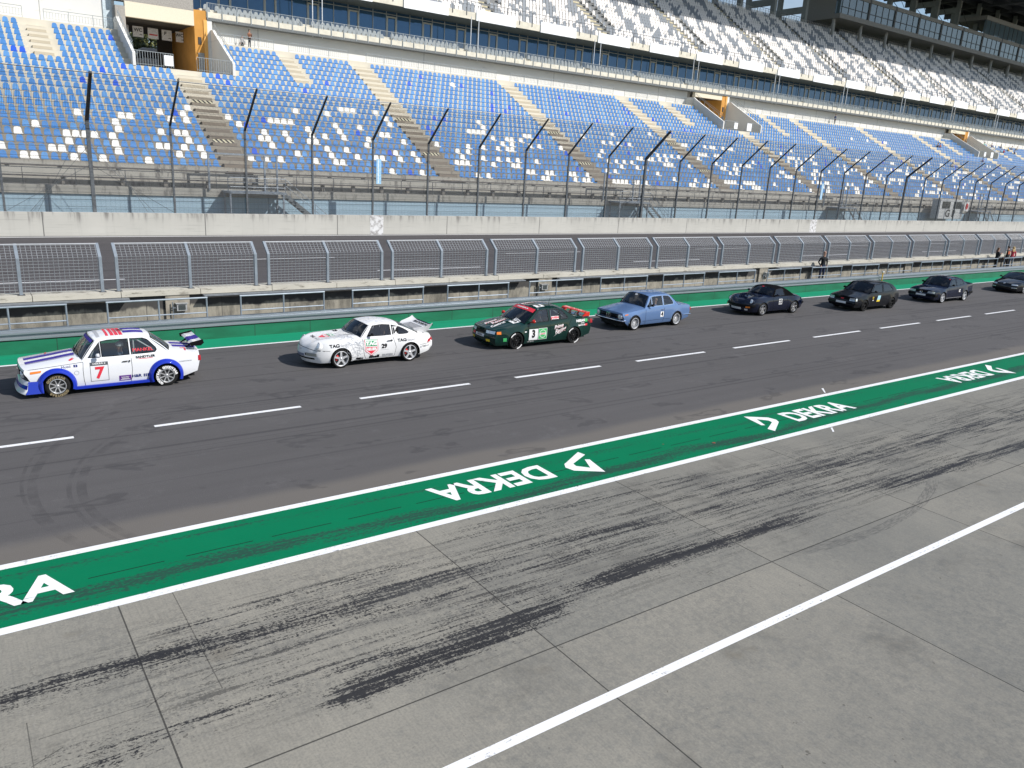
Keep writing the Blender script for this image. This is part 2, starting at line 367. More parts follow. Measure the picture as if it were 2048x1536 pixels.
sheet('walkway', XL, XR, 26.25, 27.5, .35, mat('walkway_concrete', (.16, .155, .14), .9, 0, .35, 2.))
for i, xb in enumerate((6.1, 21.5, 37.4)):
    e = empty('junction_box', (xb+.1, 27.38, .75), 0, ['grey electrical junction box on the pit wall behind the white number 7 car', 'grey electrical junction box on the pit wall above the rear of the dark green car', 'pair of pale junction boxes on the pit wall above the dark blue convertible'][i], 'junction box')
    b = MB(); b.box(-.16, .16, -.10, .02, .0, .24); b.box(-.20, .20, -.13, .02, .24, .26); b.build('housing', mat('box_grey', (.32, .33, .33), .5) if not i else bpy.data.materials['box_grey'], e)
    b = MB(); b.box(-.11, .11, -.115, -.101, .04, .20); b.build('lid', mat('box_lid', (.05, .06, .06), .4) if not i else bpy.data.materials['box_lid'], e)
    b = MB(); b.tube((-.28, -.05, .3), (-.28, -.05, -.35), .02); b.tube((-.28, -.05, .1), (-.16, -.05, .1), .015); b.build('conduit', GALV, e)
# mesh fence panels on the wall
def bendp(x, h): return None
pr = empty('mesh_fence', (9.27-4.9*3, 27.62, 1.45), 0); P0 = pr
for j, px in enumerate((0, 2.22, 4.44)):
    b = MB(); b.box(px-.045, px+.045, -.05, .05, .012, 1.1)
    b.add([(px-.045, -.05, 1.1), (px+.045, -.05, 1.1), (px+.045, .05, 1.1), (px-.045, .05, 1.1), (px-.045, .42, 1.50), (px+.045, .42, 1.50), (px+.045, .50, 1.45), (px-.045, .50, 1.45)],
          [(4, 5, 6, 7), (0, 1, 5, 4), (1, 2, 6, 5), (2, 3, 7, 6), (3, 0, 4, 7)])
    p_ = b.build('post', GALVP, pr)
    b = MB(); b.box(px-.1, px+.1, -.14, .12, 0, .012); b.build('base_plate', mat('plate_dark', (.08, .08, .08), .6) if not j else bpy.data.materials['plate_dark'], p_)
WIRE = mat('wire_grey', (.46, .48, .50), .5, .3, .05)
b = MB(); r = .0065
def bp(h):
    return (0., h) if h <= 1.1 else ((h-1.1)*.76, 1.1+(h-1.1)*.72)
for i in range(int(4.35/.135)+1):
    x0 = .05+i*.135
    b.tube((x0, 0, .06), (x0, 0, 1.1), r, 3, False); b.tube((x0, 0, 1.1), (x0, .40, 1.47), r, 3, False)
hh = .06
while hh < 1.62:
    y0, z0 = bp(hh); b.tube((.04, y0-.01, z0), (4.40, y0-.01, z0), r, 3, False); hh += .095
b.tube((.03, .40, 1.475), (4.41, .40, 1.475), .02, 6); b.build('wire_mesh', WIRE, pr)
tag(pr, 'x', 'fence', 'mesh fences along the pit wall')
ordn = ['first', 'second', 'third', 'fourth', 'fifth', 'sixth', 'seventh', 'eighth', 'ninth', 'tenth', 'eleventh', 'twelfth', 'thirteenth', 'fourteenth', 'fifteenth', 'sixteenth', 'seventeenth', 'eighteenth', 'nineteenth', 'twentieth', 'twenty-first', 'twenty-second', 'twenty-third', 'twenty-fourth', 'twenty-fifth', 'twenty-sixth', 'twenty-seventh', 'twenty-eighth', 'twenty-ninth', 'thirtieth']
ordn += ['thirty-'+v for v in ordn[:9]]+['fortieth']+['forty-'+v for v in ordn[:9]]
bpy.context.view_layer.update()
vis = 0
for k in range(0, 17):
    xk = 9.27-4.9*2+4.9*k-4.9
    if k == 1: xk += 0
    o = pr if k == 0 else copy_tree(pr)
    o.location.x = xk
    a, c_ = proj(xk+4.44, 27.6, 2.2)[0], proj(xk, 27.6, 2.2)[0]
    if a > 0 and c_ < 2048:
        o['label'] = 'grey two-bay wire mesh fence, %s from the left edge of the photo' % ordn[vis]; vis += 1
    else: o['label'] = 'grey two-bay wire mesh fence just beyond the %s edge of the photo' % ('left' if c_ < 1000 else 'right')+' again'*0
    if not (a > 0 and c_ < 2048) and k not in (0, 1) and 'beyond' in o['label']:
        for ch in o.children_recursive: bpy.data.objects.remove(ch)
        bpy.data.objects.remove(o)
# walkway railings
rl = empty('walkway_railing', (0, 26.4, .35)); nv = 0
for j in range(3):
    b = MB(); b.tube((1.475*j, 0, 0), (1.475*j, 0, .96), .028, 8); b.build('post', GALVP, rl, 40)
b = MB(); b.tube((-.03, 0, .97), (2.98, 0, .97), .03, 8); b.build('top_rail', GALVP, rl, 40)
b = MB(); b.tube((0, 0, .48), (2.95, 0, .48), .022, 8); b.build('mid_rail', GALVP, rl, 40)
tag(rl, 'x', 'railing', 'railing sections along the pit wall walkway')
for k in range(0, 18):
    xk = -4.3+4.06*k
    o = rl if k == 0 else copy_tree(rl); o.location.x = xk
    a, c_ = proj(xk+2.95, 26.4, 1.3)[0], proj(xk, 26.4, 1.3)[0]
    if a > 0 and c_ < 2048: o['label'] = 'grey tubular railing above the guardrail, %s from the left edge of the photo' % ordn[nv]; nv += 1
    else:
        o['label'] = 'grey tubular railing above the guardrail just beyond the left edge of the photo'
        if k:
            for ch in o.children_recursive: bpy.data.objects.remove(ch)
            bpy.data.objects.remove(o)
# yellow marker post by the black saloon
e = empty('marker_post', (47.1, 25.9, .0), 0, 'short yellow marker post standing at the green plinth behind the black saloon', 'marker post')
b = MB(); b.tube((0, 0, 0), (0, 0, .9), .035, 8); b.build('post', mat('yellow_paint', (.75, .42, .03), .5), e, 40)
b = MB(); b.box(-.05, .05, -.05, .05, .9, .98); b.build('cap', mat('cap_white', (.7, .7, .7), .5), e)

# ------------------------------------------------------------------ barrier wall and debris fence
t = MT('barrier_concrete'); x, y, z = t.x, t.y, t.z
n = t.noise(.35, det=4); dr = t.noise(1., t.vec(x*2.6, 0., z*.22), det=6, rough=.68)
c = t.mix((.37, .365, .335), (.50, .49, .45), n); lim = 1.62-(t.noise(1., t.vec(x*1.3, 5., 0.), det=3))*1.15
c = t.mix(c, (.16, .155, .145), (dr.ss(.45, .68))*(z-lim).ss(-.25, .45)*.9); c = t.mix(c, (.2, .19, .18), (dr.ss(.5, .8))*.3)
c = t.mix(c, (.06, .06, .06), x.per(9.8, 5.1).lt(.03)*.8); c = t.mix(c, (.17, .17, .16), (z-.03).lt(0)*.6)
c = t.mix(c, (.25, .25, .23), t.noise(1., t.vec(x*.4, 0, z*12), det=3).ss(.56, .7)*.35)
t.col(c); t.rough(.9); BAR = t.m
bw = empty('barrier_wall', (0, 57.4, 0), 0, 'pale weathered concrete barrier wall along the far edge of the race track', 'wall')
b = MB(); b.box(XL-10, XR, 0, .5, 0, 1.49); b.build('wall', BAR, bw)
t = MT('flaked_white_paint'); c = t.mix((.62, .62, .62), (.3, .29, .28), t.noise(3., det=6, rough=.7).ss(.45, .6)); t.col(c); FW = t.m
for a, c_ in ((27.45, 28.6), (85.8, 87.1)):
    b = MB(); b.box(a, c_, -.004, .0, .0, 1.49); b.build('painted_patch', FW, bw)
t = MT('chain_link'); x, z = t.x, t.z
a1 = (x+z+t.y*.9).per(.085).lt(.0048); a2 = (x-z-t.y*.9).per(.085).lt(.0048)
t.col((.16, .16, .165)); t.rough(.5); t.alpha(a1.mx(a2)); NET = t.m
CAB = mat('cable_dark', (.10, .11, .12), .5, .4); PST = mat('fence_post_steel', (.05, .053, .06), .5, .35, .3, 6.); PSTL = mat('fence_post_lower', (.11, .12, .13), .5, .4, .25, 6.)
df = empty('debris_fence', (0, 58.05, 1.49), 0, 'tall debris fence with cranked dark posts, cables and netting on the barrier wall', 'fence')
def fpt(h):      # height along fence -> (dy,dz)
    if h <= 5.8: return (0., h)
    d = h-5.8; return (-d*.72, 5.8+d*.64)
posts = [-11.64+4.95*k for k in range(0, 62)]
for i, px in enumerate(posts):
    th = .12 if (i-4) % 10 == 0 else .072
    for q in ((0,) if (i-4) % 10 else (0, )):
        b = MB(); b.k = 1; b.tube((px, 0, 0), (px, 0, 5.8), th*1.25, 4); b.k = 0; y1, z1 = fpt(9.85)
        b.tube((px, 0, 5.74), (px, y1, z1), th*1.3, 4, True, th)
        b.build('post', [PST, PSTL], df)
x0, x1 = posts[0], posts[-1]
b = MB(); b.quad((x0, .06, 0), (x1, .06, 0), (x1, .06, 5.8), (x0, .06, 5.8)); ya, za = fpt(9.7); b.quad((x0, .06, 5.8), (x1, .06, 5.8), (x1, ya+.06, za), (x0, ya+.06, za)); b.build('netting', NET, df)
b = MB()
for h in [.35, .8, 1.25, 1.7, 2.2, 2.8, 3.4, 4.0, 4.6, 5.2, 5.75, 6.4, 7.1, 7.8, 8.5, 9.2]:
    y0, z0 = fpt(h); b.tube((x0, y0-.06, z0), (x1, y0-.06, z0), .011, 3, False)
b.build('cable', CAB, df)
b = MB(); y0, z0 = fpt(9.8); b.tube((x0, y0, z0), (x1, y0, z0), .03, 5, False); b.build('top_cable', CAB, df)
b = MB()
for px in (8.16, 57.66, 107.16):
    for sgn in (-1, 1):
        for ht, dx in ((4.2, 3.6), (3.0, 4.9), (5.7, 3.2)): b.tube((px, -.05, ht if ht < 5 else 5.7), (px+sgn*dx, -.05, 0.02), .014, 3, False)
b.build('stay_cable', CAB, df)
for i, (px, lab) in enumerate(((28.17, 'pale blue vertical board clamped to a debris fence post, left one'), (87.6, 'pale blue vertical board clamped to a debris fence post, right one'))):
    e = empty('fence_board', (px, 57.85, 3.9), 0, lab, 'board')
    b = MB(); b.box(0, .42, 0, .05, 0, 1.9); b.build('board', mat('board_blue', (.30, .52, .72), .5) if not i else bpy.data.materials['board_blue'], e)
    b = MB(); b.box(.13, .19, -.012, 0, .05, 1.85); b.build('rib', mat('rib_white', (.75, .78, .8), .5) if not i else bpy.data.materials['rib_white'], e)
# signal box near the right
e = empty('signal_cabinet', (119.5, 59.0, 1.5), 0, 'grey trackside cabinet with dark windows behind the fence near the right edge', 'cabinet')
b = MB(); b.box(0, 7.2, 0, 1.2, .2, 3.0); b.build('housing', mat('cab_grey', (.45, .47, .47), .6), e)
b = MB()
for a in (.6, 4.0): b.box(a, a+2.4, -.02, 0, 1.7, 2.7)
b.build('window', mat('cab_window', (.02, .03, .03), .15), e)
vs, fs = text_mesh('G P', 1.5, .05)
b = MB(); b.add([(3.4+v[0]*1.3, -.015, .95+v[1]) for v in vs], fs); b.build('lettering', mat('cab_text', (.03, .03, .03), .5), e)
e = empty('round_sign', (126.8, 58.6, 3.6), 0, 'small white sign with a red and black mark right of the trackside cabinet', 'sign')
b = MB(); b.box(-.7, .7, 0, .05, -.7, .7); b.build('plate', bpy.data.materials['cap_white'], e)
b = MB(); b.tube((0, -.02, 0), (0, -.001, 0), .45, 16); b.build('symbol', mat('sign_red', (.5, .03, .03), .5), e)
b = MB(); b.tube((0, .05, -2.1), (0, .05, -.7), .05); b.build('post', PST, e)
# ------------------------------------------------------------------ grandstand
Y0, TR, Z0, RS = 63.1, .95, 4.53, .52
def row(i): return Y0+TR*i, Z0+RS*i
PX = 19.1
PORT = [19.1+76.4*k for k in range(0, 4)]
t = MT('terrace_concrete'); x, y, z = t.x, t.y, t.z
n = t.noise(.8, det=5); st = t.noise(1., t.vec(x*2.4, y*.3, z*.8), det=6, rough=.66)
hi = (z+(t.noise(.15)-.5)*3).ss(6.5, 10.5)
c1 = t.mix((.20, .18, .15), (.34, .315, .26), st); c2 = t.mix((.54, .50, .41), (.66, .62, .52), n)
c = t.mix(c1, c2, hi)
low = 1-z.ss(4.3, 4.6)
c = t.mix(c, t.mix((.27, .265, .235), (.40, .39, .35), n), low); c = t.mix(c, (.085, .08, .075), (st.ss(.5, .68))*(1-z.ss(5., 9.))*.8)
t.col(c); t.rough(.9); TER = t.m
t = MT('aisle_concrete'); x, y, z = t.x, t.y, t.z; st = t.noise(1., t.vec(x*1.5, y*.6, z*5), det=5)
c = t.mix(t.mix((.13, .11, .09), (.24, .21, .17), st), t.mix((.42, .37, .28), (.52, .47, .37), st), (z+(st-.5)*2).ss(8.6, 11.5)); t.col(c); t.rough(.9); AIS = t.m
CREAM = mat('cream_render', (.60, .585, .53), .85, 0, .06, .7); CREAM2 = mat('cream_fascia', (.66, .62, .51), .8, 0, .1, 1.5)
t = MT('rear_wall_render'); n = t.noise(.5, det=5); c = t.mix((.62, .62, .60), (.72, .71, .67), n)
c = t.mix(c, (.4, .4, .38), (t.noise(1., t.vec(t.x*.5, 0, t.z*2.5), det=5)).ss(.58, .75)*.5); c = t.mix(c, (.35, .35, .34), t.x.per(19.1, 9.).lt(.035)); t.col(c); t.rough(.85); RW = t.m
gs = empty('grandstand', (0, 61, 0), 0, 'long two-tier grandstand with cream concrete terraces behind the debris fence', 'grandstand')
gs.location = (0, 0, 0)
def prof_(i0, i1, extra=0.):
    p = []
    for i in range(i0, i1+1):
        yy, zz = row(i); p += [(yy, zz-RS), (yy, zz)]
    return p
b = MB(); segs = []; a = -40.
for xc in PORT: segs.append((a, xc-4.2, 20)); segs.append((xc-4.2, xc+4.2, 14)); a = xc+4.2
segs.append((a, XR, 20))
for x0, x1, top in segs:
    p = [(61.0, 2.45), (60.85, 2.45), (60.85, 3.02), (62.15, 3.02), (62.15, Z0-RS), (63.1, Z0-RS)][:5]+prof_(0, top)
    if top == 20: p += [(83.05, Z0+RS*20), (83.05, 15.6), (85.2, 15.6), (85.2, 2.45)]
    else: p += [(77.35, Z0+RS*14), (77.35, 12.33), (96., 12.33), (96., 2.45)]
    b.prismx(p, x0, x1)
b.build('terrace', TER, gs)
# lower blue cladding
t = MT('blue_cladding'); x, z = t.x, t.z
c = t.mix((.30, .43, .52), (.36, .50, .60), t.noise(.6)); c = t.mix(c, (.17, .26, .33), (x.per(4.9, 1.).lt(.05)).mx(z.per(.62, .1).lt(.012)*.6)); c = t.mix(c, (.2, .3, .38), x.per(.3).lt(.03)*.3); t.col(c); t.rough(.5); BC = t.m
b = MB(); b.box(-40, XR, 60.98, 61.2, 0, 2.45); b.build('blue_cladding', BC, gs)
# aisle steps with half risers
AX = [PX*k+PX for k in range(-2, 16)]
HX = [v+s*10.8 for v in PORT for s in (-1, 1)]
def steps(xc, w_, i0, i1, name='aisle'):
    b = MB()
    for i in range(i0, i1+1):
        yy, zz = row(i)
        b.box(xc-w_/2, xc+w_/2, yy-TR/2, yy+.003, zz-RS-.01, zz-RS/2)
        b.box(xc-w_/2, xc+w_/2, yy, yy+TR/2, zz-.01, zz+.012)
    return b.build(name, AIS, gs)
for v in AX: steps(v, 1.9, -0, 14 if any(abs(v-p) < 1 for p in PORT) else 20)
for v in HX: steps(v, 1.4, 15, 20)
t = MT('hazard_stripe'); k = ((t.x*.8+t.z*1.)/.3).op('FRACT').lt(.5); t.col(t.mix((.62, .58, .42), (.03, .03, .03), k)); HZ = t.m
b = MB()
for v in AX:
    for i in (4, 10):
        yy, zz = row(i); b.box(v-.85, v+.85, yy-.012, yy-.002, zz-.26, zz-.02)
b.build('hazard_stripes', HZ, gs)
# benches below first seat row
DW = mat('bench_wood_dark', (.085, .08, .075), .8, 0, .3, 3.); b = MB(); b2 = MB()
for yy, zz in ((62.65, 4.15), (61.75, 3.5)):
    b.box(-30, XR, yy-.22, yy+.18, zz, zz+.09)
    xx = -30.
    while xx < 160: b2.box(xx, xx+.25, yy-.1, yy+.15, zz-.5, zz); xx += 2.4+random.random()*1.5
b.build('bench_planks', DW, gs); b2.build('bench_supports', mat('bench_support', (.2, .19, .17), .9), gs)
b = MB()
xx = -29.
while xx < XR: b.tube((xx, 60.95, 3.02), (xx, 60.95, 4.1), .03, 4); xx += 3.05
for zz in (3.35, 3.72, 4.1): b.tube((-30, 60.95, zz), (XR, 60.95, zz), .022 if zz < 4 else .032, 4)
b.build('front_railing', PSTL, gs)
# rear wall, deck
PIER = []
b = MB()
a = 23.3
segs = []; a = -40
for xc in PORT: segs.append((a, xc-4.1)); a = xc+4.1
segs.append((a, XR))
for x0, x1 in segs: b.box(x0, x1, 84.9, 85.2, 15.6, 18.3)
b.build('rear_wall', RW, gs)
RAILM = mat('railing_steel', (.30, .33, .34), .5, .4, .1)
b = MB()
stops = sorted([(v-.95, v+.95) for v in AX if not any(abs(v-p) < 1 for p in PORT)]+[(v-.7, v+.7) for v in HX]+[(p-4.2, p+4.2) for p in PORT])
a = -30.
for s0, s1 in stops+[(XR, XR)]:
    if s0 > a+.5:
        x0, x1 = a+.1, s0-.1; n = max(1, round((x1-x0)/2.2))
        for i in range(n+1):
            xx = x0+(x1-x0)*i/n; b.tube((xx, 83.35, 15.6), (xx, 83.35, 16.52), .03, 4)
        b.tube((x0, 83.35, 16.52), (x1, 83.35, 16.52), .03, 4); b.tube((x0, 83.35, 16.3), (x1, 83.35, 16.3), .014, 4); b.tube((x0, 83.35, 15.8), (x1, 83.35, 15.8), .014, 4)
        m_ = int((x1-x0)/.22)
        if x0 < 130:
            for i in range(m_): xx = x0+(x1-x0)*i/m_; b.box(xx-.012, xx+.012, 83.34, 83.36, 15.8, 16.3)
    a = s1
b.build('rear_railing', RAILM, gs)
b = MB(); b.box(22.85, XR, 83.95, 89.0, 17.86, 18.36); b.box(22.85, XR, 86.2, 89.0, 18.36, 18.9); b.build('deck_slab', CREAM2, gs)
b = MB(); b.box(22.9, XR, 83.9, 84.95, 17.6, 17.855); b.build('deck_gutter', mat('gutter_grey', (.14, .15, .15), .6, .2), gs)
b = MB(); b3 = MB(); xx = 22.95; ip = 0
while xx < XR:
    b.box(xx-.035, xx+.035, 83.88, 83.94, 17.7, 19.15); xx += 1.4
b.tube((22.9, 83.9, 19.15), (XR, 83.9, 19.15), .03, 4); b.tube((22.9, 83.9, 18.45), (XR, 83.9, 18.45), .015, 4)
xx = 22.9
while xx < 190: b3.box(xx-.011, xx+.011, 83.9, 83.925, 18.45, 19.15); xx += .14
b.build('deck_railing', RAILM, gs); b3.build('deck_balusters', RAILM, gs)
t = MT('lounge_glass'); t.col(t.mix((.025, .06, .115), (.05, .11, .19), t.noise(.12))); t.rough(.04); t.b.inputs['IOR'].default_value = 2.0; t.b.inputs['Specular Tint'].default_value = (.30, .52, .9, 1); GL = t.m
ALU = mat('aluminium_frame', (.38, .41, .42), .4, .5, .05); ALU2 = mat('door_frame_grey', (.42, .43, .40), .5, .3, .05)
b = MB(); b.box(22.9, XR, 89.0, 89.2, 18.9, 22.1); b.build('lounge_glazing', GL, gs)
b = MB(); a = 23.7-4.75
while a < XR-6:
    b2 = MB()
    for d in (0, 1.7, 3.03): 
        if a+d > 23: b.box(a+d-.035, a+d+.035, 88.92, 88.995, 18.9, 22.05)
    if a > 20:
        for d in (1.82, 2.91): b2.box(a+d-.07, a+d+.07, 88.9, 88.99, 18.9, 21.55)
        b2.box(a+1.75, a+2.98, 88.905, 88.985, 21.4, 21.56); b2.build('lounge_door_frame', ALU2, gs)
    a += 4.75
b.box(23, XR, 88.9, 88.99, 21.72, 21.79); b.build('window_mullions', ALU, gs)
WM = mat('mast_white', (.7, .72, .73), .4)
for v in (33.6, 53.0+0, 72.2, 91.3, 110.4, 129.5, 148.6, 167.7, 186.8):
    for d in (0, 1.05): b = MB(); b.tube((v+d, 84.2, 17.5), (v+d, 84.2, 22.2), .05, 6); b.build('downpipe', WM, gs)
b = MB(); b.box(22.9, XR, 85.0, 89.2, 22.06, 22.3); b.build('soffit', mat('soffit_grey', (.10, .12, .12), .6), gs)
b = MB(); b.box(22.9, XR, 84.98, 85.6, 22.08, 22.85); b.build('upper_fascia', CREAM2, gs)
PW_ = mat('screen_white', (.86, .88, .88), .35, 0, 0)
for k in range(-3, 26):
    b = MB()
    for j in range(3): b.box(54.1+9.6*k+1.93*j+.012, 54.1+9.6*k+1.93*(j+1)-.012, 84.86, 84.97, 22.0, 23.22)
    if 54.1+9.6*k > 22: b.build('white_panel', PW_, gs)
# upper tier
UY, UT, UZ, UR, UN = 86.0, .8, 23.0, .57, 22
b = MB(); p = [(85.1, 22.3), (85.1, 22.85)]
for j in range(UN): p += [(UY+UT*j, UZ+UR*(j-1) if j else 22.85), (UY+UT*j, UZ+UR*j)]
p += [(UY+UT*UN, UZ+UR*(UN-1)), (UY+UT*UN, UZ+UR*(UN-1)-1), (87, 22.3)]
b.prismx(p, 22.9, XR); t = MT('upper_terrace'); t.col(t.mix((.16, .17, .18), (.28, .28, .27), t.noise(1.2, det=4))); t.rough(.9); b.build('upper_terrace', t.m, gs)
b = MB()
for k in range(1, 16):
    v = PX*k+PX
    for j in range(UN):
        yy, zz = UY+UT*j, UZ+UR*j
        b.box(v-1.0, v+.35, yy-UT/2, yy+.003, zz-UR, zz-UR/2); b.box(v-1., v+.35, yy, yy+UT-.02, zz, zz+.02)
b.build('upper_aisles', mat('upper_aisle_concrete', (.52, .47, .33), .9, 0, .2, 2.), gs)
VG = mat('vomitory_grey', (.50, .48, .42), .85, 0, .1)
for k in range(1, 16):
    b = MB(); v = PX*k+PX+1.1
    for d in (0, 2.2):
        pts = [(UY+UT*3, UZ+UR*2), (UY+UT*11.5, UZ+UR*10.5), (UY+UT*11.5, UZ+UR*11.4), (UY+UT*3, UZ+UR*3.1)]
        b.prismx(pts, v+d, v+d+.15)
    b.prismx([(UY+UT*11.3, UZ+UR*9), (UY+UT*11.5, UZ+UR*9), (UY+UT*11.5, UZ+UR*11.4), (UY+UT*11.3, UZ+UR*11.4)], v+.15, v+2.2)
    b.build('vomitory_parapet', VG, gs)
b = MB(); xx = 24.
while xx < XR: b.box(xx-.04, xx+.04, 84.93, 84.975, 22.45, 24.0); xx += 1.92
b.tube((23, 84.95, 24.), (XR, 84.95, 24.), .035, 4); b.tube((23, 84.95, 23.6), (XR, 84.95, 23.6), .02, 4); b.build('upper_front_railing', PSTL, gs)
# rear frames, box, roof
FR = mat('frame_concrete', (.25, .27, .27), .85, 0, .12, .6)
for k in range(-6, 16):
    xx = 123.2+9.72*k
    b = MB()
    for y0 in (103.6, 109.6): b.box(xx-.35, xx+.35, y0, y0+.95, 30, 49.5)
    for z0 in (37.6, 41.6, 46.): b.box(xx-.3, xx+.3, 104.4, 109.8, z0, z0+1.15)
    b.build('roof_frame', FR, gs)
b = MB(); xx = 60
while xx < XR: b.tube((xx, 103.8, 34.5), (xx, 103.8, 36.6), .03, 4); xx += .8
b.tube((60, 103.8, 36.6), (XR, 103.8, 36.6), .05, 4); b.build('rear_top_railing', PSTL, gs)
RM = mat('roof_dark', (.06, .068, .075), .7, .2)
b = MB(); b.box(62, XR, 78.5, 118, 50, 50.6); b.build('roof', RM, gs)
b = MB()
for k in range(-6, 21): xx = 123.2+9.72*k; b.box(xx-.25, xx+.25, 79.6, 117.5, 48.6, 50.0)
for k in range(9): b.box(62, XR, 81+4*k, 81.25+4*k, 49., 49.95)
b.build('roof_trusses', RM, gs)
b = MB()
for k in range(-6, 16): xx = 123.2+9.72*k; b.tube((xx, 103.4, 44.), (xx+9.72, 103.4, 40.), .06, 5); b.tube((xx, 103.5, 47), (xx+4.8, 103.5, 43.5), .05, 5)
b.build('cross_bracing', PST, gs)
BX = mat('suite_cladding', (.26, .255, .24), .7, .1, .06)
b = MB(); b.box(148.2, XR, 99.9, 108., 37.15, 38.0); b.box(148.2, XR, 100.0, 108., 41.25, 42.0); b.box(148.2, 148.5, 101.2, 108., 38.0, 41.25); b.box(206.5, XR, 99.8, 108, 45.0, 45.9); b.build('suite_slabs', BX, gs)
t = MT('suite_glass'); t.col((.10, .145, .17)); t.rough(.05); t.b.inputs['IOR'].default_value = 1.8
b = MB(); b.box(148.52, XR, 100.15, 100.3, 38.0, 41.25); b.box(206.7, XR, 100.1, 100.3, 42.0, 45.0); b.box(148.3, 148.48, 100.15, 101.2, 38., 41.25); b.build('suite_glazing', t.m, gs)
b = MB(); b2 = MB(); k = 0
while 148.8+9.72*k < XR:
    b2 = MB(); xx = 148.8+9.72*k; b2.box(xx+9.2, xx+9.75, 99.98, 100.4, 37.9, 42.02); b2.build('suite_pier', mat('suite_pier', (.07, .075, .08), .6) if not k else bpy.data.materials['suite_pier'], gs)
    for j in range(4): b.box(xx+2.35*j-.06, xx+2.35*j+.06, 100.08, 100.16, 38., 41.25)
    if xx > 205:
        for j in range(4): b.box(xx+2.35*j-.06, xx+2.35*j+.06, 100.03, 100.1, 42., 45.)
    k += 1
b.box(148.6, XR, 100.07, 100.15, 39.2, 39.3); b.build('suite_mullions', PST, gs)
k = 0; CC = mat('column_concrete', (.36, .36, .34), .8)
while 148.6+9.65*k < XR:
    b = MB(); b.tube((148.8+9.65*k, 101.5, 33.5), (148.8+9.65*k, 101.5, 37.15), .32, 10); k += 1; b.build('suite_column', CC, gs)
    b = MB(); b.box(148.8+9.65*k-6, 148.8+9.65*k-5.6, 104.0, 104.4, 34., 37.15); b.build('rear_pillar', CC, gs)
b = MB(); b.box(148.2, XR, 107, 107.3, 36.2, 37.2); b.build('rear_beam', RM, gs)
# portals
OR_ = mat('orange_render', (.56, .27, .055), .85, 0, .08, 1.); OR2 = mat('orange_render_bright', (.75, .40, .11), .8, 0, .06); DK = mat('passage_dark', (.06, .055, .05), .9); GREY = mat('soffit_wall_grey', (.33, .31, .28), .85)
for ip, xc in enumerate(PORT):
    b = MB()
    b.box(xc-3.4, xc+2.6, 84.0, 84.5, 16.95, 18.25); b.build('portal_beam', mat('portal_beam', (.70, .64, .50), .8, 0, .04) if not ip else bpy.data.materials['portal_beam'], gs)
    b = MB(); b.box(xc-4.2, xc-3.4, 84.01 if not ip else 85.0, 96, 12.33, 17.8); (b.box(xc-4.2, xc+2.6, 84.0, 85.2, 18.26, 20.5) if not ip else b.box(xc-4.1, xc+4.1, 84.93, 85.2, 17.3, 17.8)); b.box(xc-4.3, xc-3.4, 83.99, 85, 18.3, 20.5) if 0 else None; b.build('portal_surround', GREY, gs)
    b = MB(); b.box(xc-3.4, xc+2.6, 84.5, 96, 17.0, 17.3); b.box(xc+1.15, xc+2.6, 93., 93.3, 12.33, 17.0); b.build('passage_ceiling', DK, gs)
    b = MB(); b.box(xc+2.6, xc+3.75, 84.0, 96, 12.33, 18.4); b.build('orange_tower', OR_, gs)
    b = MB(); b.box(xc+3.45, xc+3.78, 83.93, 84.02, 12.33, 17.6); b.build('orange_pilaster', OR2, gs)
    b = MB(); b.box(xc+3.78, xc+4.25, 83.96, 85.2, 12.33, 17.9); b.build('portal_pier', RW, gs)
    b = MB(); b.box(xc+2.85, xc+3.4, 83.95, 83.99, 12.33, 14.6); b.build('portal_door', mat('door_grey', (.30, .30, .29), .5) if not ip else bpy.data.materials['door_grey'], gs)
    b = MB(); b.box(xc+2.9, xc+3.2, 83.95, 83.99, 15.35, 16.0); b.build('portal_window', DK, gs)
    for sx in (-1, 1):
        xa = xc+sx*4.2; b = MB(); b.prismx([(77.3, 12.3), (85., 12.3), (85., 16.75), (83.4, 16.75), (82.6, 16.25), (77.3, 13.35)], xa-.12, xa+.12)
        b.build('side_parapet', RW, gs)
        b = MB(); b.tube((xa, 77.5, 13.9), (xa, 83.2, 17.2), .03, 4)
        for q in range(7): yq = 77.5+.95*q; zq = 13.35+(yq-77.3)*.547; b.tube((xa, yq, zq), (xa, yq, zq+.52), .022, 4)
        b.tube((xa, 77.5, 14.2+.0), (xa, 83.2, 17.35), .02, 4); b.build('parapet_handrail', RAILM, gs)
    for s0, s1 in ((xc-4.1, xc-.98), (xc+1., xc+4.1)):
        b = MB(); b.tube((s0, 77.5, 13.55), (s1, 77.5, 13.55), .03, 4); b.tube((s0, 77.5, 12.5), (s1, 77.5, 12.5), .02, 4)
        n = int((s1-s0)/.2)
        for q in range(n+1): xq = s0+(s1-s0)*q/n; b.box(xq-.014, xq+.014, 77.48, 77.52, 12.4, 13.55)
        b.build('landing_railing', RAILM, gs)
    b = MB(); b.box(xc-1.75, xc-1.02, 77.42, 77.45, 12.55, 13.4); 
    if ip: b.box(xc+1.1, xc+2.1, 77.42, 77.45, 12.45, 13.5)
    b.build('notice_panel', PW_, gs)
b = MB(); b.box(-40, 14.85, 85.0, 85.3, 15.7, 24); t = MT('grey_facade'); t.col(t.mix((.12, .15, .165), (.17, .20, .215), t.noise(.4))); t.rough(.6); t.b.inputs['Specular IOR Level'].default_value = .2; b.build('side_facade', t.m, gs)
b = MB(); b.box(14.0, 14.75, 84.8, 84.99, 15.7, 22); b.build('facade_column', mat('column_pale', (.50, .58, .62), .5), gs)
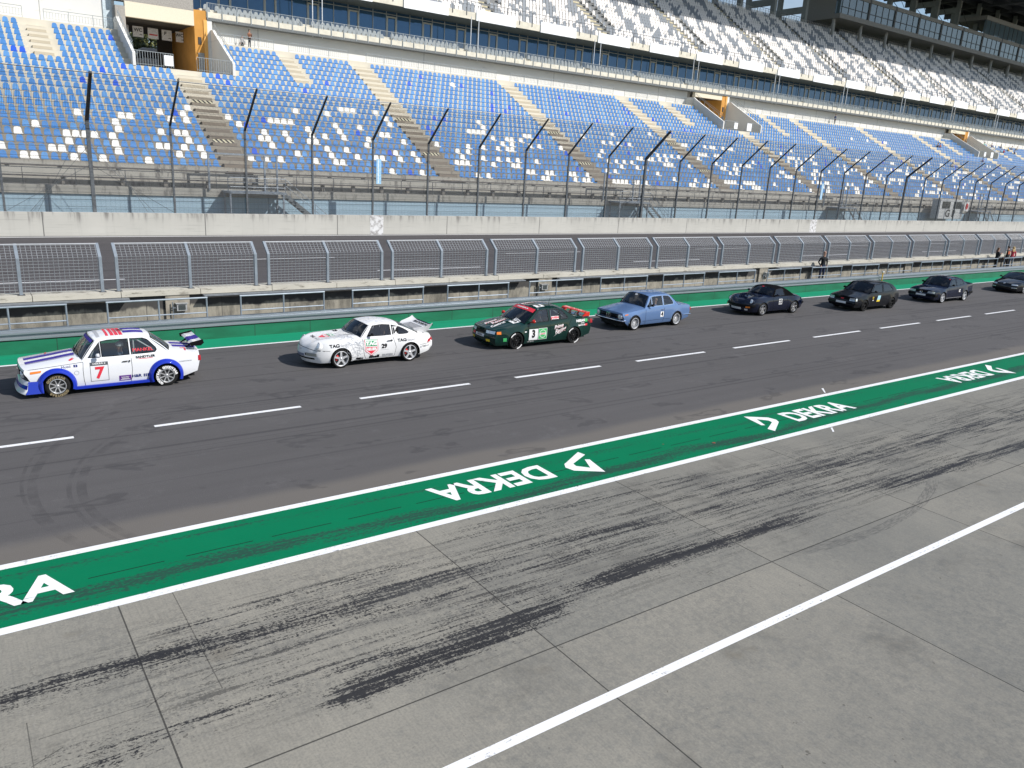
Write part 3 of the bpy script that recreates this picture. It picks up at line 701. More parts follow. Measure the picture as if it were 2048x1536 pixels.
# banners in the passage
for i, (x0, x1, txt) in enumerate(((15.95, 16.65, ''), (17.0, 17.95, 'WC'), (18.35, 19.3, ''), (19.62, 20.55, 'P'), (20.92, 21.62, 'WC'))):
    e = empty('banner', ((x0+x1)/2, 88., 15.75), 0, ['white banner at the far left of the row in the stand passage', 'white WC banner, left one of the two in the stand passage', 'white banner with faint red print between the WC and P banners', 'white banner with a P mark in the stand passage', 'white WC banner, right one of the two in the stand passage'][i], 'banner', 'banners hanging in the stand passage')
    b = MB(); b.box(-(x1-x0)/2, (x1-x0)/2, -.01, .01, 0, .95); b.build('cloth', mat('banner_white', (.62, .62, .64), .8) if not i else bpy.data.materials['banner_white'], e)
    if txt:
        vs, fs = text_mesh(txt, .42, .012); b = MB(); b.add([(v[0]-(.15 if txt == 'P' else 0), -.014, .62+v[1]) for v in vs], fs)
        b.add([(.12, -.014, .2), (.3, -.014, .2), (.3, -.014, .14), (.38, -.014, .22), (.3, -.014, .3), (.3, -.014, .25), (.12, -.014, .25)], [tuple(range(7))])
        b.build('lettering', mat('banner_black', (.02, .02, .02), .6) if 'banner_black' not in bpy.data.materials else bpy.data.materials['banner_black'], e)
    elif i == 2:
        b = MB(); b.box(-.35, .4, -.014, -.011, .3, .42); b.build('print', bpy.data.materials['sign_red'], e)
b = MB(); b.box(-60, 100, 97, 160, 11.5, 13.2); tag(b.build('rear_concourse', mat('rear_paving', (.2, .19, .17), .9, 0, .2, 1.)), kind='structure')
# steel access platforms
def platform(x0, lab):
    e = empty('access_platform', (x0, 60.9, 0), 0, lab, 'platform', 'steel access platforms below the stand')
    b = MB(); b.box(0, 4.3, -1.7, -.05, 2.82, 2.95); b.build('deck', GALVP, e)
    for lx, ly in ((.15, -1.6), (4.1, -1.6), (.15, -.2), (4.1, -.2)): b = MB(); b.box(lx-.06, lx+.06, ly-.06, ly+.06, 0, 2.82); b.build('leg', GALVP, e)
    b = MB()
    for lx in (0, 1.4, 2.85, 4.25): b.tube((lx, -1.65, 2.95), (lx, -1.65, 3.95), .025, 5)
    for zz in (3.3, 3.62, 3.95): b.tube((0, -1.65, zz), (4.25, -1.65, zz), .022, 5)
    b.build('railing', GALVP, e)
    for lx in (-.9, 3.2, 4.15): b = MB(); b.box(lx-.06, lx+.06, -.2, -.08, 2.95, 5.6); b.build('gate_post', GALVP, e)
    b = MB(); b.box(-.9, 4.2, -.18, -.1, 5.5, 5.62); b.build('gate_beam', GALVP, e)
    b = MB(); b.add([(4.3, -1.65, 2.9), (4.3, -1.65, 2.65), (7.7, -1.65, 0), (8.1, -1.65, 0), (4.3, -1.6, 2.9), (4.3, -1.6, 2.65), (7.7, -1.6, 0), (8.1, -1.6, 0)], [(0, 1, 2, 3), (7, 6, 5, 4), (0, 3, 7, 4), (1, 5, 6, 2)])
    b.add([(4.3, -.55, 2.9), (4.3, -.55, 2.65), (7.7, -.55, 0), (8.1, -.55, 0), (4.3, -.5, 2.9), (4.3, -.5, 2.65), (7.7, -.5, 0), (8.1, -.5, 0)], [(0, 1, 2, 3), (7, 6, 5, 4), (0, 3, 7, 4), (1, 5, 6, 2)])
    for q in range(12): b.box(4.35+.3*q, 4.62+.3*q, -1.6, -.55, 2.7-.235*q, 2.73-.235*q)
    b.build('stair_flight', mat('stair_steel', (.15, .17, .18), .5, .4) if 'stair_steel' not in bpy.data.materials else bpy.data.materials['stair_steel'], e)
    b = MB()
    for dz in (.95, .5): b.path([(4.3, -1.65, 2.95+dz), (7.9, -1.65, .15+dz), (7.95, -1.65, 0)] if dz > .9 else [(4.3, -1.65, 2.95+dz), (7.9, -1.65, .15+dz)], .022, 5)
    for q in range(4): b.tube((4.6+1.0*q, -1.65, 2.7-.78*q), (4.6+1.0*q, -1.65, 3.65-.78*q), .02, 5)
    b.build('handrail', GALVP, e); return e
for i, xx in enumerate((17.1, 55.7, 93.9, 132.1)):
    platform(xx, ['leftmost grey steel platform and stairs against the blue stand cladding', 'grey steel platform and stairs right of the picture centre, below the stand', 'grey steel platform behind the second blue fence board', 'rightmost grey steel platform and stairs below the stand'][i])

# ------------------------------------------------------------------ seats
SBL = [mat('seat_blue', (.042, .185, .45), .45, 0, .08, 3., True), mat('seat_blue_faded', (.075, .24, .50), .5, 0, .08, 3., True)]
SDB = mat('seat_deep_blue', (.012, .09, .55), .35, 0, 0); SWH = mat('seat_white', (.80, .79, .75), .45, 0, 0); SGR = mat('seat_grey', (.19, .215, .245), .5, 0, 0); SUW = mat('seat_upper_white', (.74, .71, .68), .5, 0, 0)
def seat_geo(white=False, lod=0):
    b = MB(); W = .225 if not white else .26
    b.box(-W, W, .02, .40, .05, .085)
    if lod == 0: b.box(-W, W, .0, .03, .03, .11)
    n = 7; top = .52; pts = []
    for i in range(n):
        a = math.pi*i/(n-1); ca, sa = math.cos(a), math.sin(a)
        e = .55 if white else .8
        wx = W*.92*math.copysign(abs(ca)**e, ca)
        pts.append((wx, .20+(top-.20)*sa**(.75 if not white else .55)))
    pts = [(W, .06)]+pts+[(-W, .06)]
    N = len(pts); yf = lambda z: .40+(z-.06)*.16
    vs = [(x_, yf(z_)-.0, z_) for x_, z_ in pts]+[(x_, yf(z_)+.035, z_) for x_, z_ in pts]
    fs = [tuple(range(N))]+[tuple(range(2*N-1, N-1, -1))]+[(i, N+i, N+(i+1) % N, (i+1) % N) for i in range(N)]
    if lod: fs = [fs[0], fs[1]]
    b.add(vs, fs)
    return b
def occupied(i, X):
    for v in AX:
        if abs(X-v) < 1.25 and not (i > 14 and any(abs(v-p) < 1 for p in PORT)): return False
    if i > 14:
        for p in PORT:
            if abs(X-p) < 4.6: return False
        for v in HX:
            if abs(X-v) < 1.0: return False
    return True
WPX = [((0,110),6.677,[(1100,790),(1580,830),(1690,830),(1500,915),(1545,1005),(435,940),(205,1025),(850,1065),(975,1070),(1100,1075),(1240,1085),(1465,1100),(880,1160),(1500,1195),(660,1250),(795,1255),(15,1220),(1150,1275),(1540,1295),(295,1335),(430,1340),(960,1365),(1335,1385)]),
((300,100),6.4,[(540,765),(485,840),(325,910),(525,930),(180,820),(410,1085),(510,1095),(560,1190),(200,1075),(500,1270),(705,1275),(755,1370),(340,1345),(40,1420),(1055,885),(1185,970),(1510,1075),(1775,1095),(1475,1155),(1570,1160),(1825,1185),(1610,1245),(1590,925),(1680,930),(1760,940),(1845,945),(1340,1400),(1530,1405),(1640,1410),(1700,1415),(75,1240),(185,1250)]),
((460,180),6.827,[(940,315),(1545,285),(1630,290),(1710,298),(1360,345),(2015,325),(1475,510),(1800,535),(1100,560),(1535,590),(800,620),(1165,650),(1335,660),(1590,675),(1915,695),(855,710),(1135,730),(1220,735),(1905,775),(1370,830),(1630,845),(975,890),(1430,910),(1775,935),(1215,985),(1490,1000),(1580,1000),(2015,940)]),
((700,200),4.233,[(235,118),(315,175),(355,222),(285,310),(335,312),(470,372),(405,465),(550,475),(85,495),(240,500),(295,508),(445,517),(590,525),(375,612),(625,625),(1100,198),(1015,278),(1055,282),(1095,285),(1135,290),(745,390),(1010,412),(1135,420),(1255,428),(920,450),(1005,458),(960,500),(1135,512),(1255,520),(915,542),(960,545),(1005,548),(1220,563),(1100,650),(1180,652)])]
DPX = [((0,110),6.677,[(1060,340),(1505,380),(1605,130),(1320,180)]),((300,100),6.4,[(840,330),(965,415),(385,840),(1285,985),(1395,1320),(1500,925)]),((460,180),6.827,[(1065,20),(1780,615)]),((700,200),4.233,[(730,168),(810,175),(675,252),(718,303),(1212,88),(355,463),(525,622)]),((0,0),7.68,[(180,725),(310,745),(1695,610)]),((560,0),6.827,[(600,1120),(385,1245),(1720,1110),(1930,1075)])]
PIT_ = .597
def locate(px, py):
    d = cf+cr*(px-1024)/FPX-cu*(py-768)/FPX; r_ = d.z/d.y; k = d.x/d.y
    i = (r_*(Y0+.42)+CAMH-Z0-.27)/(RS-TR*r_); return round(i), k*(Y0+.42+TR*i)
special = {}
for lst, code in ((WPX, 1), (DPX, 2)):
    for (ox, oy), s_, pts in lst:
        for a, c_ in pts:
            i, X = locate(ox+a/s_, oy+c_/s_); special[(i, round((X-.2)/PIT_))] = code
rnd = random.Random(11); allseats = []
run = 0
for i in range(21):
    run = 0
    for c_ in range(-18, 480):
        X = c_*PIT_+.2
        if X > 290 or not occupied(i, X): continue
        pxy = proj(X, row(i)[0]+.3, row(i)[1]+.3)
        if not (-30 < pxy[0] < 2090): continue
        code = special.get((i, c_), 0)
        if X > 46:
            p_ = (.20 if i < 8 else .11 if i < 10 else .03 if i < 12 else .004)
            if X > 95: p_ += .05 if i < 11 else 0
            if run > 0 and rnd.random() < .45: code = 1; run -= 1
            elif rnd.random() < p_*.55: code = 1; run = rnd.choice((0, 0, 1, 3))
            elif rnd.random() < .018: code = 2
        yy, zz = row(i); d = math.dist((X, yy, zz), (0, 0, CAMH))
        allseats.append((d, i, c_, X, yy, zz, code))
allseats.sort()
near = [s for s in allseats if 0 <= proj(s[3], s[4], s[5])[0] <= 2048 and s[5] < 40][:300]
nearset = set((s[1], s[2]) for s in near)
meshes = {}
for code, m_ in ((0, SBL[0]), (1, SWH), (2, SDB), (3, SBL[1])):
    o = seat_geo(code == 1).build('stadium_seat', m_); meshes[code] = o.data; bpy.data.objects.remove(o)
A1 = PX-.95
blockA = {}; 
for s in near:
    side = 'left' if s[3] < PX else 'right'; blockA.setdefault((s[1], side), []).append(s)
for (i, side), ss in blockA.items():
    ss.sort(key=lambda s: -s[3] if side == 'left' else s[3])
    base = A1 if side == 'left' else PX+.95
    for s in ss:
        n = max(0, int(abs(s[3]-base)/PIT_))
        code = s[6] if s[6] else (0 if (s[2]*7+i*3) % 5 else 3)
        o = link('stadium_seat', meshes[code], None, (s[3], s[4]+.02, s[5]))
        nm = {0: 'light blue', 1: 'white', 2: 'deep blue', 3: 'faded blue'}[code]
        tag(o, '%s seat, %s row up from the benches, %s seat %s of the first aisle' % (nm, ordn[i], ordn[min(n, 48)], side), 'seat', 'plastic seats in the lower tier')
rest = {0: MB(), 1: MB()}
big = MB(); gl = {c_: seat_geo(c_ == 1, 0) for c_ in (0, 1, 2)}; gl2 = {c_: seat_geo(c_ == 1, 1) for c_ in (0, 1, 2)}
for s in allseats:
    if (s[1], s[2]) in nearset: continue
    code = s[6]; g = (gl if s[0] < 115 else gl2)[code]; o = len(big.v)
    big.k = {0: 0 if (s[2]*7+s[1]*3) % 5 else 3, 1: 1, 2: 2}[code]
    big.add([(v[0]+s[3], v[1]+s[4]+.02, v[2]+s[5]) for v in g.v], g.f)
me = bpy.data.meshes.new('seating'); me.from_pydata(big.v, [], big.f)
for m_ in (SBL[0], SWH, SDB, SBL[1]): me.materials.append(m_)
me.polygons.foreach_set('material_index', big.mi)
tag(link('lower_tier_seating', me), 'rows of blue plastic seats with scattered white ones filling the lower tier', 'seating', None, 'stuff')
# upper tier and deck seats
ub = MB(); g = MB(); g.box(-.23, .23, 0, .36, .05, .09); g.add([(-.23, .36, .06), (.23, .36, .06), (.21, .44, .66), (.10, .46, .78), (-.10, .46, .78), (-.21, .44, .66)], [(0, 1, 2, 3, 4, 5)])
lp = MB()
for j in range(UN):
    yy, zz = UY+UT*j, UZ+UR*j
    for c_ in range(40, 560):
        X = c_*.55
        px_ = proj(X, yy, zz)
        if px_[0] > 2080 or px_[1] < -60 or px_[0] < 500: continue
        fx = (X/PX) % 1.
        if fx > .94 or fx < .035: continue
        if 3 <= j <= 11 and .075 < fx < .165: continue
        q = ((X-j*.22)/4.78+.08*math.sin(j*1.3+int(X/4.78)*2.1)+rnd.uniform(-.05, .05)) % 1.
        ub.k = 1 if q < .38 else 0
        if rnd.random() < .09: ub.k = 1-ub.k
        ub.add([(v[0]+X, v[1]+yy, v[2]+zz) for v in g.v], g.f)
        if (j % 4 == 3 and q > .45 and X < 200) or j == UN-1:
            z1 = zz+.55
            for d in (-.2, .2): lp.tube((X+d, yy+.45, z1), (X+d, yy+.45, z1+.62), .022, 3, False)
            lp.tube((X-.2, yy+.45, z1+.62), (X+.2, yy+.45, z1+.62), .022, 3, False)
me = bpy.data.meshes.new('upper'); me.from_pydata(ub.v, [], ub.f); me.materials.append(SUW); me.materials.append(SGR); me.polygons.foreach_set('material_index', ub.mi)
tag(link('upper_tier_seating', me), 'white and grey seats in broad diagonal stripes across the upper tier', 'seating', None, 'stuff')
lp.build('seat_guard_loops', mat('loop_white', (.62, .6, .57), .5), gs)
db = MB(); g = seat_geo(False, 1)
for r_ in range(2):
    c_ = 0
    while 23.4+c_*.55 < 240:
        X = 23.4+c_*.55; c_ += 1
        if ((X-33.0) % 9.6) < 1.0: continue
        db.add([(v[0]*1.05+X, v[1]+84.9+.75*r_, v[2]*1.2+18.38+.35*r_) for v in g.v], g.f)
tag(db.build('deck_seating', mat('deck_seat_grey', (.24, .27, .28), .5)), 'grey seats behind the balustrade of the glazed lounge deck', 'seating', None, 'stuff')
# ------------------------------------------------------------------ cars
from mathutils.geometry import delaunay_2d_cdt
from mathutils.bvhtree import BVHTree
def spl(pts):
    xs = [p[0] for p in pts]; ys = [p[1] for p in pts]; n = len(xs)
    m = []
    for i in range(n):
        a = (ys[i]-ys[i-1])/(xs[i]-xs[i-1]) if i else None; b_ = (ys[i+1]-ys[i])/(xs[i+1]-xs[i]) if i < n-1 else None
        m.append(b_ if a is None else a if b_ is None else (0 if a*b_ <= 0 else 2*a*b_/(a+b_)))
    def f(x):
        if x <= xs[0]: return ys[0]
        if x >= xs[-1]: return ys[-1]
        i = 0
        while x > xs[i+1]: i += 1
        h = xs[i+1]-xs[i]; t = (x-xs[i])/h
        return (2*t**3-3*t*t+1)*ys[i]+(t**3-2*t*t+t)*h*m[i]+(-2*t**3+3*t*t)*ys[i+1]+(t**3-t*t)*h*m[i+1]
    return f
def inside(p, poly):
    x, y = p; c = False; n = len(poly)
    for i in range(n):
        x1, y1 = poly[i]; x2, y2 = poly[i-1]
        if (y1 > y) != (y2 > y) and x < (x2-x1)*(y-y1)/(y2-y1)+x1: c = not c
    return c
def dens(loop, res, closed=True):
    o = []
    n = len(loop)
    for i in range(n if closed else n-1):
        a, b_ = loop[i], loop[(i+1) % n]; k = max(1, int(math.dist(a, b_)/res+.5))
        for j in range(k): o.append((a[0]+(b_[0]-a[0])*j/k, a[1]+(b_[1]-a[1])*j/k))
    if not closed: o.append(loop[-1])
    return o
def patch(outline, holes, res):
    pts, ed = [], []
    loops = [dens(outline, res)]+[dens(h, res) for h in holes]
    for lp_ in loops:
        o = len(pts); n = len(lp_); pts += lp_; ed += [(o+i, o+(i+1) % n) for i in range(n)]
    bnd = pts[:]; x0 = min(p[0] for p in outline); x1 = max(p[0] for p in outline); y0 = min(p[1] for p in outline); y1 = max(p[1] for p in outline)
    nx, ny = int((x1-x0)/res), int((y1-y0)/res)
    for i in range(1, nx+1):
        for j in range(1, ny+1):
            p = (x0+(i-.5)*res, y0+(j-.5)*res)
            if inside(p, loops[0]) and not any(inside(p, h) for h in loops[1:]) and min((p[0]-q[0])**2+(p[1]-q[1])**2 for q in bnd) > (res*.45)**2: pts.append(p)
    r = delaunay_2d_cdt([Vector(p) for p in pts], ed, [], 0, 1e-6)
    V = [tuple(v) for v in r[0]]; F = []
    for f in r[2]:
        c = (sum(V[i][0] for i in f)/3, sum(V[i][1] for i in f)/3)
        if inside(c, loops[0]) and not any(inside(c, h) for h in loops[1:]): F.append(tuple(f))
    return V, F
def paint(name, c, metal=0., rough=.25, coat=1.):
    m = mat(name, c, .5, metal, 0, 1, True, 0, coat, .02); m.node_tree.nodes['Principled BSDF'].inputs['Coat Roughness'].default_value = .02; return m
BLK = mat('black_trim', (.005, .005, .006), .4, 0, 0, spec=.15); RUB = mat('tyre_rubber', (.010, .010, .010), .75, 0, 0, spec=.2); UND = mat('underbody_black', (.008, .008, .008), .9, 0, 0)
CHR = mat('chrome', (.75, .76, .78), .08, 1., 0); SIL = mat('silver_rim', (.62, .63, .65), .3, .45, 0); GRM = mat('grey_rim', (.42, .43, .44), .3, .4, 0); BRM = mat('black_rim', (.006, .006, .007), .35, .3, 0)
LMP = mat('lamp_glass', (.72, .76, .78), .08, .4, 0); AMB = mat('amber_lens', (.75, .20, .02), .2, 0, 0); RED = mat('red_lens', (.35, .01, .02), .2, 0, 0); CAL = mat('caliper_red', (.6, .03, .03), .4, 0, 0)
INT = mat('interior_dark', (.035, .035, .038), .8, 0, 0, spec=.2); SEATM = mat('bucket_seat_black', (.02, .02, .022), .7, 0, 0)
def glass(name, tint, refl=.10):
    m = bpy.data.materials.new(name); m.use_nodes = True; nt = m.node_tree; nt.nodes.clear()
    o = nt.nodes.new('ShaderNodeOutputMaterial'); mx_ = nt.nodes.new('ShaderNodeMixShader'); tr = nt.nodes.new('ShaderNodeBsdfTransparent'); g = nt.nodes.new('ShaderNodeBsdfGlossy')
    tr.inputs[0].default_value = (*tint, 1); g.inputs['Roughness'].default_value = .03; g.inputs[0].default_value = (1, 1, 1, 1)
    lw = nt.nodes.new('ShaderNodeFresnel'); lw.inputs[0].default_value = 1.5; ad = nt.nodes.new('ShaderNodeMath'); ad.operation = 'ADD'; ad.inputs[1].default_value = refl; ad.use_clamp = True
    nt.links.new(lw.outputs[0], ad.inputs[0]); nt.links.new(ad.outputs[0], mx_.inputs[0]); nt.links.new(tr.outputs[0], mx_.inputs[1]); nt.links.new(g.outputs[0], mx_.inputs[2]); nt.links.new(mx_.outputs[0], o.inputs[0]); return m
GLS = glass('car_glass', (.66, .71, .70), .04); GLD = glass('car_glass_dark', (.16, .18, .19), .03)
def lathe(b, prof, cx, cz, y0, s, n=28, a0=0., a1=2*math.pi):
    """prof: (radius, outward offset), axis along y, s=-1 near side"""
    m = len(prof); full = abs(a1-a0-2*math.pi) < 1e-6; k = n if full else n+1
    vs = []
    for i in range(k):
        a = a0+(a1-a0)*i/n
        for r, o in prof: vs.append((cx+r*math.cos(a), y0+s*o, cz+r*math.sin(a)))
    fs = []
    for i in range(n):
        for j in range(m-1):
            a_, c_ = i*m+j, ((i+1) % k)*m+j
            fs.append((a_, a_+1, c_+1, c_))
    b.add(vs, fs)
def wheel(root, cx, yo, s, R_, rr, tw, style, rimm, side_mat=None, steer=0., text=None, arcs=False):
    """yo: y of outer tyre face; wheel is a part with tyre and rim"""
    W = bpy.data.objects.new('wheel', None); COL.objects.link(W); W.parent = root; W.location = (cx, yo, R_); W.rotation_euler = (0, 0, steer)
    b = MB(); lathe(b, [(rr, -.02), (rr+.012, .0), (rr+(R_-rr)*.55, .006), (R_-.022, .0), (R_-.006, -.012), (R_, -.035), (R_, -tw+.02), (R_-.02, -tw), (rr, -tw)], 0, 0, 0, s, 40)
    b.build('tyre', RUB, W, 35)
    b = MB(); d = {'dish': .055}.get(style, .018)
    lathe(b, [(rr+.004, .0), (rr-.006, .004), (rr-.014, .0), (rr-.02, -.03), (rr-.02, -tw*.75)], 0, 0, 0, s, 40)
    n, wd, wt, dep = dict(minilite=(8, .010, .017, .03), cup=(5, .024, .042, .012), ten=(10, .012, .02, .01), dish=(16, .008, .012, .06), fuchs=(5, .040, .055, .03), five=(5, .028, .04, .02))[style]
    lathe(b, [(.0, -dep+.015), (.02, -dep+.015), (.032, -dep+.008), (.04, -dep-.03)], 0, 0, 0, s, 20)
    for i in range(n):
        a = 2*math.pi*i/n+.3; ca, sa = math.cos(a), math.sin(a)
        q = []
        for r, w_, o in ((.035, wt, -dep), (rr*.55, (wd+wt)/2*(.8 if style != 'fuchs' else 1.), -dep+.004), (rr-.012, wd*(1.35 if style in ('cup', 'minilite') else 1.), -.012 if style != 'dish' else -.03)):
            for k in (-1, 1): q.append((r*ca-k*w_*sa, s*o, r*sa+k*w_*ca))
            for k in (-1, 1): q.append((r*ca-k*w_*sa*.9, s*(o-.03), r*sa+k*w_*ca*.9))
        fs = []
        for t_ in (0, 4): fs += [(t_, t_+1, t_+5, t_+4), (t_, t_+4, t_+6, t_+2), (t_+1, t_+3, t_+7, t_+5)]
        b.add(q, fs)
    b.build('rim', rimm, W, 30)
    b = MB(); lathe(b, [(0, -.085), (rr-.03, -.085)], 0, 0, 0, s, 24); b.build('brake_disc', mat('brake_grey', (.10, .10, .10), .5, .5, 0) if 'brake_grey' not in bpy.data.materials else bpy.data.materials['brake_grey'], W)
    if style == 'cup':
        b = MB(); lathe(b, [(.09, -.075), (.09, -.045), (.155, -.045), (.155, -.075)], 0, 0, 0, s, 8, math.pi*.72, math.pi*1.12); b.build('caliper', CAL, W)
    if text:
        txt, tm, starts = text; b = MB(); rm = rr+(R_-rr)*.5; h = (R_-rr)*.62
        for st_ in starts:
            for i, ch in enumerate(txt):
                vs, fs = text_mesh(ch, h*1.35, .006); a = st_-i*(h*.98/rm)
                b.add([(rm*math.cos(a)+v[0]*math.sin(a)+v[1]*math.cos(a), s*.012, rm*math.sin(a)-v[0]*math.cos(a)+v[1]*math.sin(a)) for v in vs], fs)
        b.build('tyre_lettering', tm, W)
    if arcs:
        b = MB(); rm = rr+(R_-rr)*.62
        for a0, a1 in ((1.75, 2.6), (4.85, 5.75)) if s < 0 else (): lathe(b, [(rm-.018, .009), (rm+.018, .009)], 0, 0, 0, s, 14, a0, a1)
        if b.v: b.build('tyre_stripe', WHM, W)
    return W
WHM = mat('sticker_white', (.72, .72, .72), .5, 0, 0, spec=.1); BKM = mat('sticker_black', (.006, .006, .008), .5, 0, 0, spec=.05); RDM = mat('sticker_red', (.62, .03, .05), .4, 0, 0)
class Car:
    def __init__(c, sp):
        c.sp = sp; c.root = empty(sp['name'], (sp['X'], sp['Y'], 0), sp.get('rz', 0), sp['label'], sp.get('cat', 'car'), sp.get('group'))
        c.wb, c.R = sp['wb'], sp['R']; c.Ra = sp.get('Ra', c.R+.055); c.sill = sp['sill']
        c.hw = spl(sp['hw']); c.sh = spl(sp['sh']); c.roof = spl(sp['roof'])
        c.P = sp['paint']; c.tv, c.tf = [], []
        c.fl = sp.get('flare', .0); c.build()
    def ylow(c, x, z):
        w_ = c.hw(x); sh = c.sh(x); t = (z-c.sill)/max(.05, sh-c.sill)
        y = w_-.05*max(0, (.38-t)/.38)**2-c.sp.get('tuck', .035)*max(0, (t-.62)/.38)**2
        for ax in (0, c.wb):
            d = math.hypot(x-ax, z-c.R); y += (c.sp.get('flr', c.fl) if ax else c.fl)*math.exp(-((max(d, c.Ra)-c.Ra)/.085)**2)
        return y
    def ygh(c, x, z):
        s = c.sh(x); return c.ylow(x, s)-c.sp.get('shelf', .025)-c.sp.get('lean', .27)*max(0, z-s)-.10*max(0, z-s)**2
    def collect(c, b):
        o = len(c.tv); c.tv += [Vector(v) for v in b.v]; c.tf += [tuple(o+i for i in f) for f in b.f]
    def mirror_patch(c, b, V, F, fy, off=0.):
        for s in (-1, 1): b.add([(x, s*(fy(x, z)+off), z) for x, z in V], F)
    def build(c):
        sp = c.sp; root = c.root; res = sp.get('res', .085)
        xf, xr = sp['xf'], sp['xr']; nb, tb = sp['nosebow'], sp['tailbow']
        xfe, xre = xf+nb, xr-tb       # corner x
        fx = spl(sp['front']); rx = spl(sp['rear'])       # v-> dx  (0 top .. 1 bottom)
        zb = sp['zb']; zfb, zrb = sp.get('zfb', zb), sp.get('zrb', zb+.06)
        zt = lambda v: c.sh(xfe)+(zfb-c.sh(xfe))*v; ztr = lambda v: c.sh(xre)+(zrb-c.sh(xre))*v
        # side outline
        N = 9
        out_ = [(xfe+fx(i/N), zt(i/N)) for i in range(N+1)]
        def arch(ax):
            a = math.asin(max(-1, min(1, (c.sill-c.R)/c.Ra))); n = 20; return [(ax-c.Ra*math.cos(a+(math.pi-2*a)*i/n), c.R+c.Ra*math.sin(a+(math.pi-2*a)*i/n)) for i in range(n+1)]
        aF = arch(0); aR = arch(c.wb)
        out_ += [(aF[0][0]-.02, min(c.sill, zfb+.03))]+aF+aR+[(aR[-1][0]+.02, c.sill)]
        out_ += [(xre+rx(i/N), ztr(i/N)) for i in range(N, -1, -1)]
        xs = [xre+(xfe-xre)*i/100 for i in range(1, 100)]
        out_ += [(x, c.sh(x)) for x in xs]
        V, F = patch(out_, [], res); b = MB(); c.mirror_patch(b, V, F, c.ylow)
        # upper side
        w0, w1, r1, r0 = sp['w0'], sp['w1'], sp['r1'], sp['r0']    # windscreen base/top x, rear top/base x
        up = [(w0, c.sh(w0))]+[(w0+(w1-w0)*i/4, c.sh(w0)+(c.roof(w1)-c.sh(w0))*i/4) for i in range(1, 4)]
        up += [(w1+(r1-w1)*i/10, c.roof(w1+(r1-w1)*i/10)) for i in range(11)]
        if sp.get('fast'): up += [(r1+(r0-r1)*i/6, c.roof(r1+(r0-r1)*i/6)) for i in range(1, 6)]
        up += [(r0, c.sh(r0)+.001)]+[(r0+(w0-r0)*i/64, c.sh(r0+(w0-r0)*i/64)) for i in range(1, 64)]
        wins = sp['windows']
        bR = MB() if sp.get('roof_mat') else b
        V, F = patch(up, wins, .07); c.mirror_patch(bR, V, F, c.ygh)
        # shelf strips
        for s in (-1, 1):
            n = 64
            for i in range(n):
                xa, xb = w0+(r0-w0)*i/n, w0+(r0-w0)*(i+1)/n
                b.quad((xa, s*c.ylow(xa, c.sh(xa)), c.sh(xa)), (xb, s*c.ylow(xb, c.sh(xb)), c.sh(xb)), (xb, s*c.ygh(xb, c.sh(xb)), c.sh(xb)), (xa, s*c.ygh(xa, c.sh(xa)), c.sh(xa)))
        M, U = 20, 16
        def grid(fn, m, u, bb=None):
            vs = [fn(-1+2*i/m, j/u) for j in range(u+1) for i in range(m+1)]
            (bb or b).add(vs, [(j*(m+1)+i, j*(m+1)+i+1, (j+1)*(m+1)+i+1, (j+1)*(m+1)+i) for j in range(u) for i in range(m)])
        wbow = sp.get('wbow', .10); hc = sp['hoodcrown']; hs = sp.get('hoodshape')
        def hood(s, u):
            xe = xfe+(w0+.01-xfe)*u; a = abs(s)
            x0_ = xfe-nb*(1-a**sp.get('np', 2.6)); x1_ = w0+.01-wbow*(1-s*s); y = s*c.ylow(xe, c.sh(xe))
            z = c.sh(xe)+hc(u)*(1-a**3.2)+(hs(u, a) if hs else 0); return (x0_+(x1_-x0_)*u, y, z)
        grid(hood, M, U); c.hood = hood
        ff = sp.get('facebulge', 0.)
        def face(s, v):
            a = abs(s); x_, y, z = hood(s, 0); xe = xfe+fx(v); z2 = z+(zfb-z)*v
            return (x_+fx(v)-ff*math.sin(math.pi*min(1, v*1.1))*(1-a**3), s*c.ylow(xe, zt(v)), z2)
        grid(face, M, N); c.face = face
        dc = sp['deckcrown']
        def deck(s, u):
            xe = r0-.01+(xre-r0+.01)*u; a = abs(s); xa = r0-.01+sp.get('rbow', .08)*(1-s*s); xb = xre+tb*(1-a**sp.get('tp', 2.8))
            return (xa+(xb-xa)*u, s*c.ylow(xe, c.sh(xe)), c.sh(xe)+dc(u)*(1-a**3.2))
        grid(deck, M, 10)
        def tail(s, v):
            a = abs(s); x_, y, z = deck(s, 1); return (x_+rx(v), s*c.ylow(xre+rx(v), ztr(v)), z+(zrb-z)*v)
        grid(tail, M, N); c.tail = tail
        rc = sp['roofcrown']; bw2, rb2 = sp.get('wbow2', .07), sp.get('rbow2', .05)
        def roofp(s, u):
            xe = w1+(r1-w1)*u; a = abs(s); xa = w1-bw2*(1-s*s); xb = r1+rb2*(1-s*s)
            return (xa+(xb-xa)*u, s*c.ygh(xe, c.roof(xe)), c.roof(xe)+rc*(1-a**2.6))
        grid(roofp, M, 14, bR); c.roofp = roofp
        def screen(xb_, xt_, bb_, bt_, sg):
            zb_, zt_ = c.sh(xb_)+.004, c.roof(xt_)
            def f(s, v, k=1.):
                a = abs(s); xa = xb_-sg*bb_*(1-s*s); xc_ = xt_-sg*bt_*(1-s*s)
                y0_ = c.ygh(xb_, zb_); y1_ = c.ygh(xt_, zt_)
                ccb = (hc(1.) if sg > 0 else dc(0.))*(1-a**3.2); cct = rc*(1-a**2.6)
                bul = math.sin(math.pi*v)*.018
                return (xa+(xc_-xa)*v-sg*bul, s*(y0_+(y1_-y0_)*v), zb_+ccb+(zt_+cct-zb_-ccb)*v+bul*.6)
            return f
        wsf = screen(w0, w1, wbow, bw2, 1)
        xrb = sp.get('rg', (0, 1))
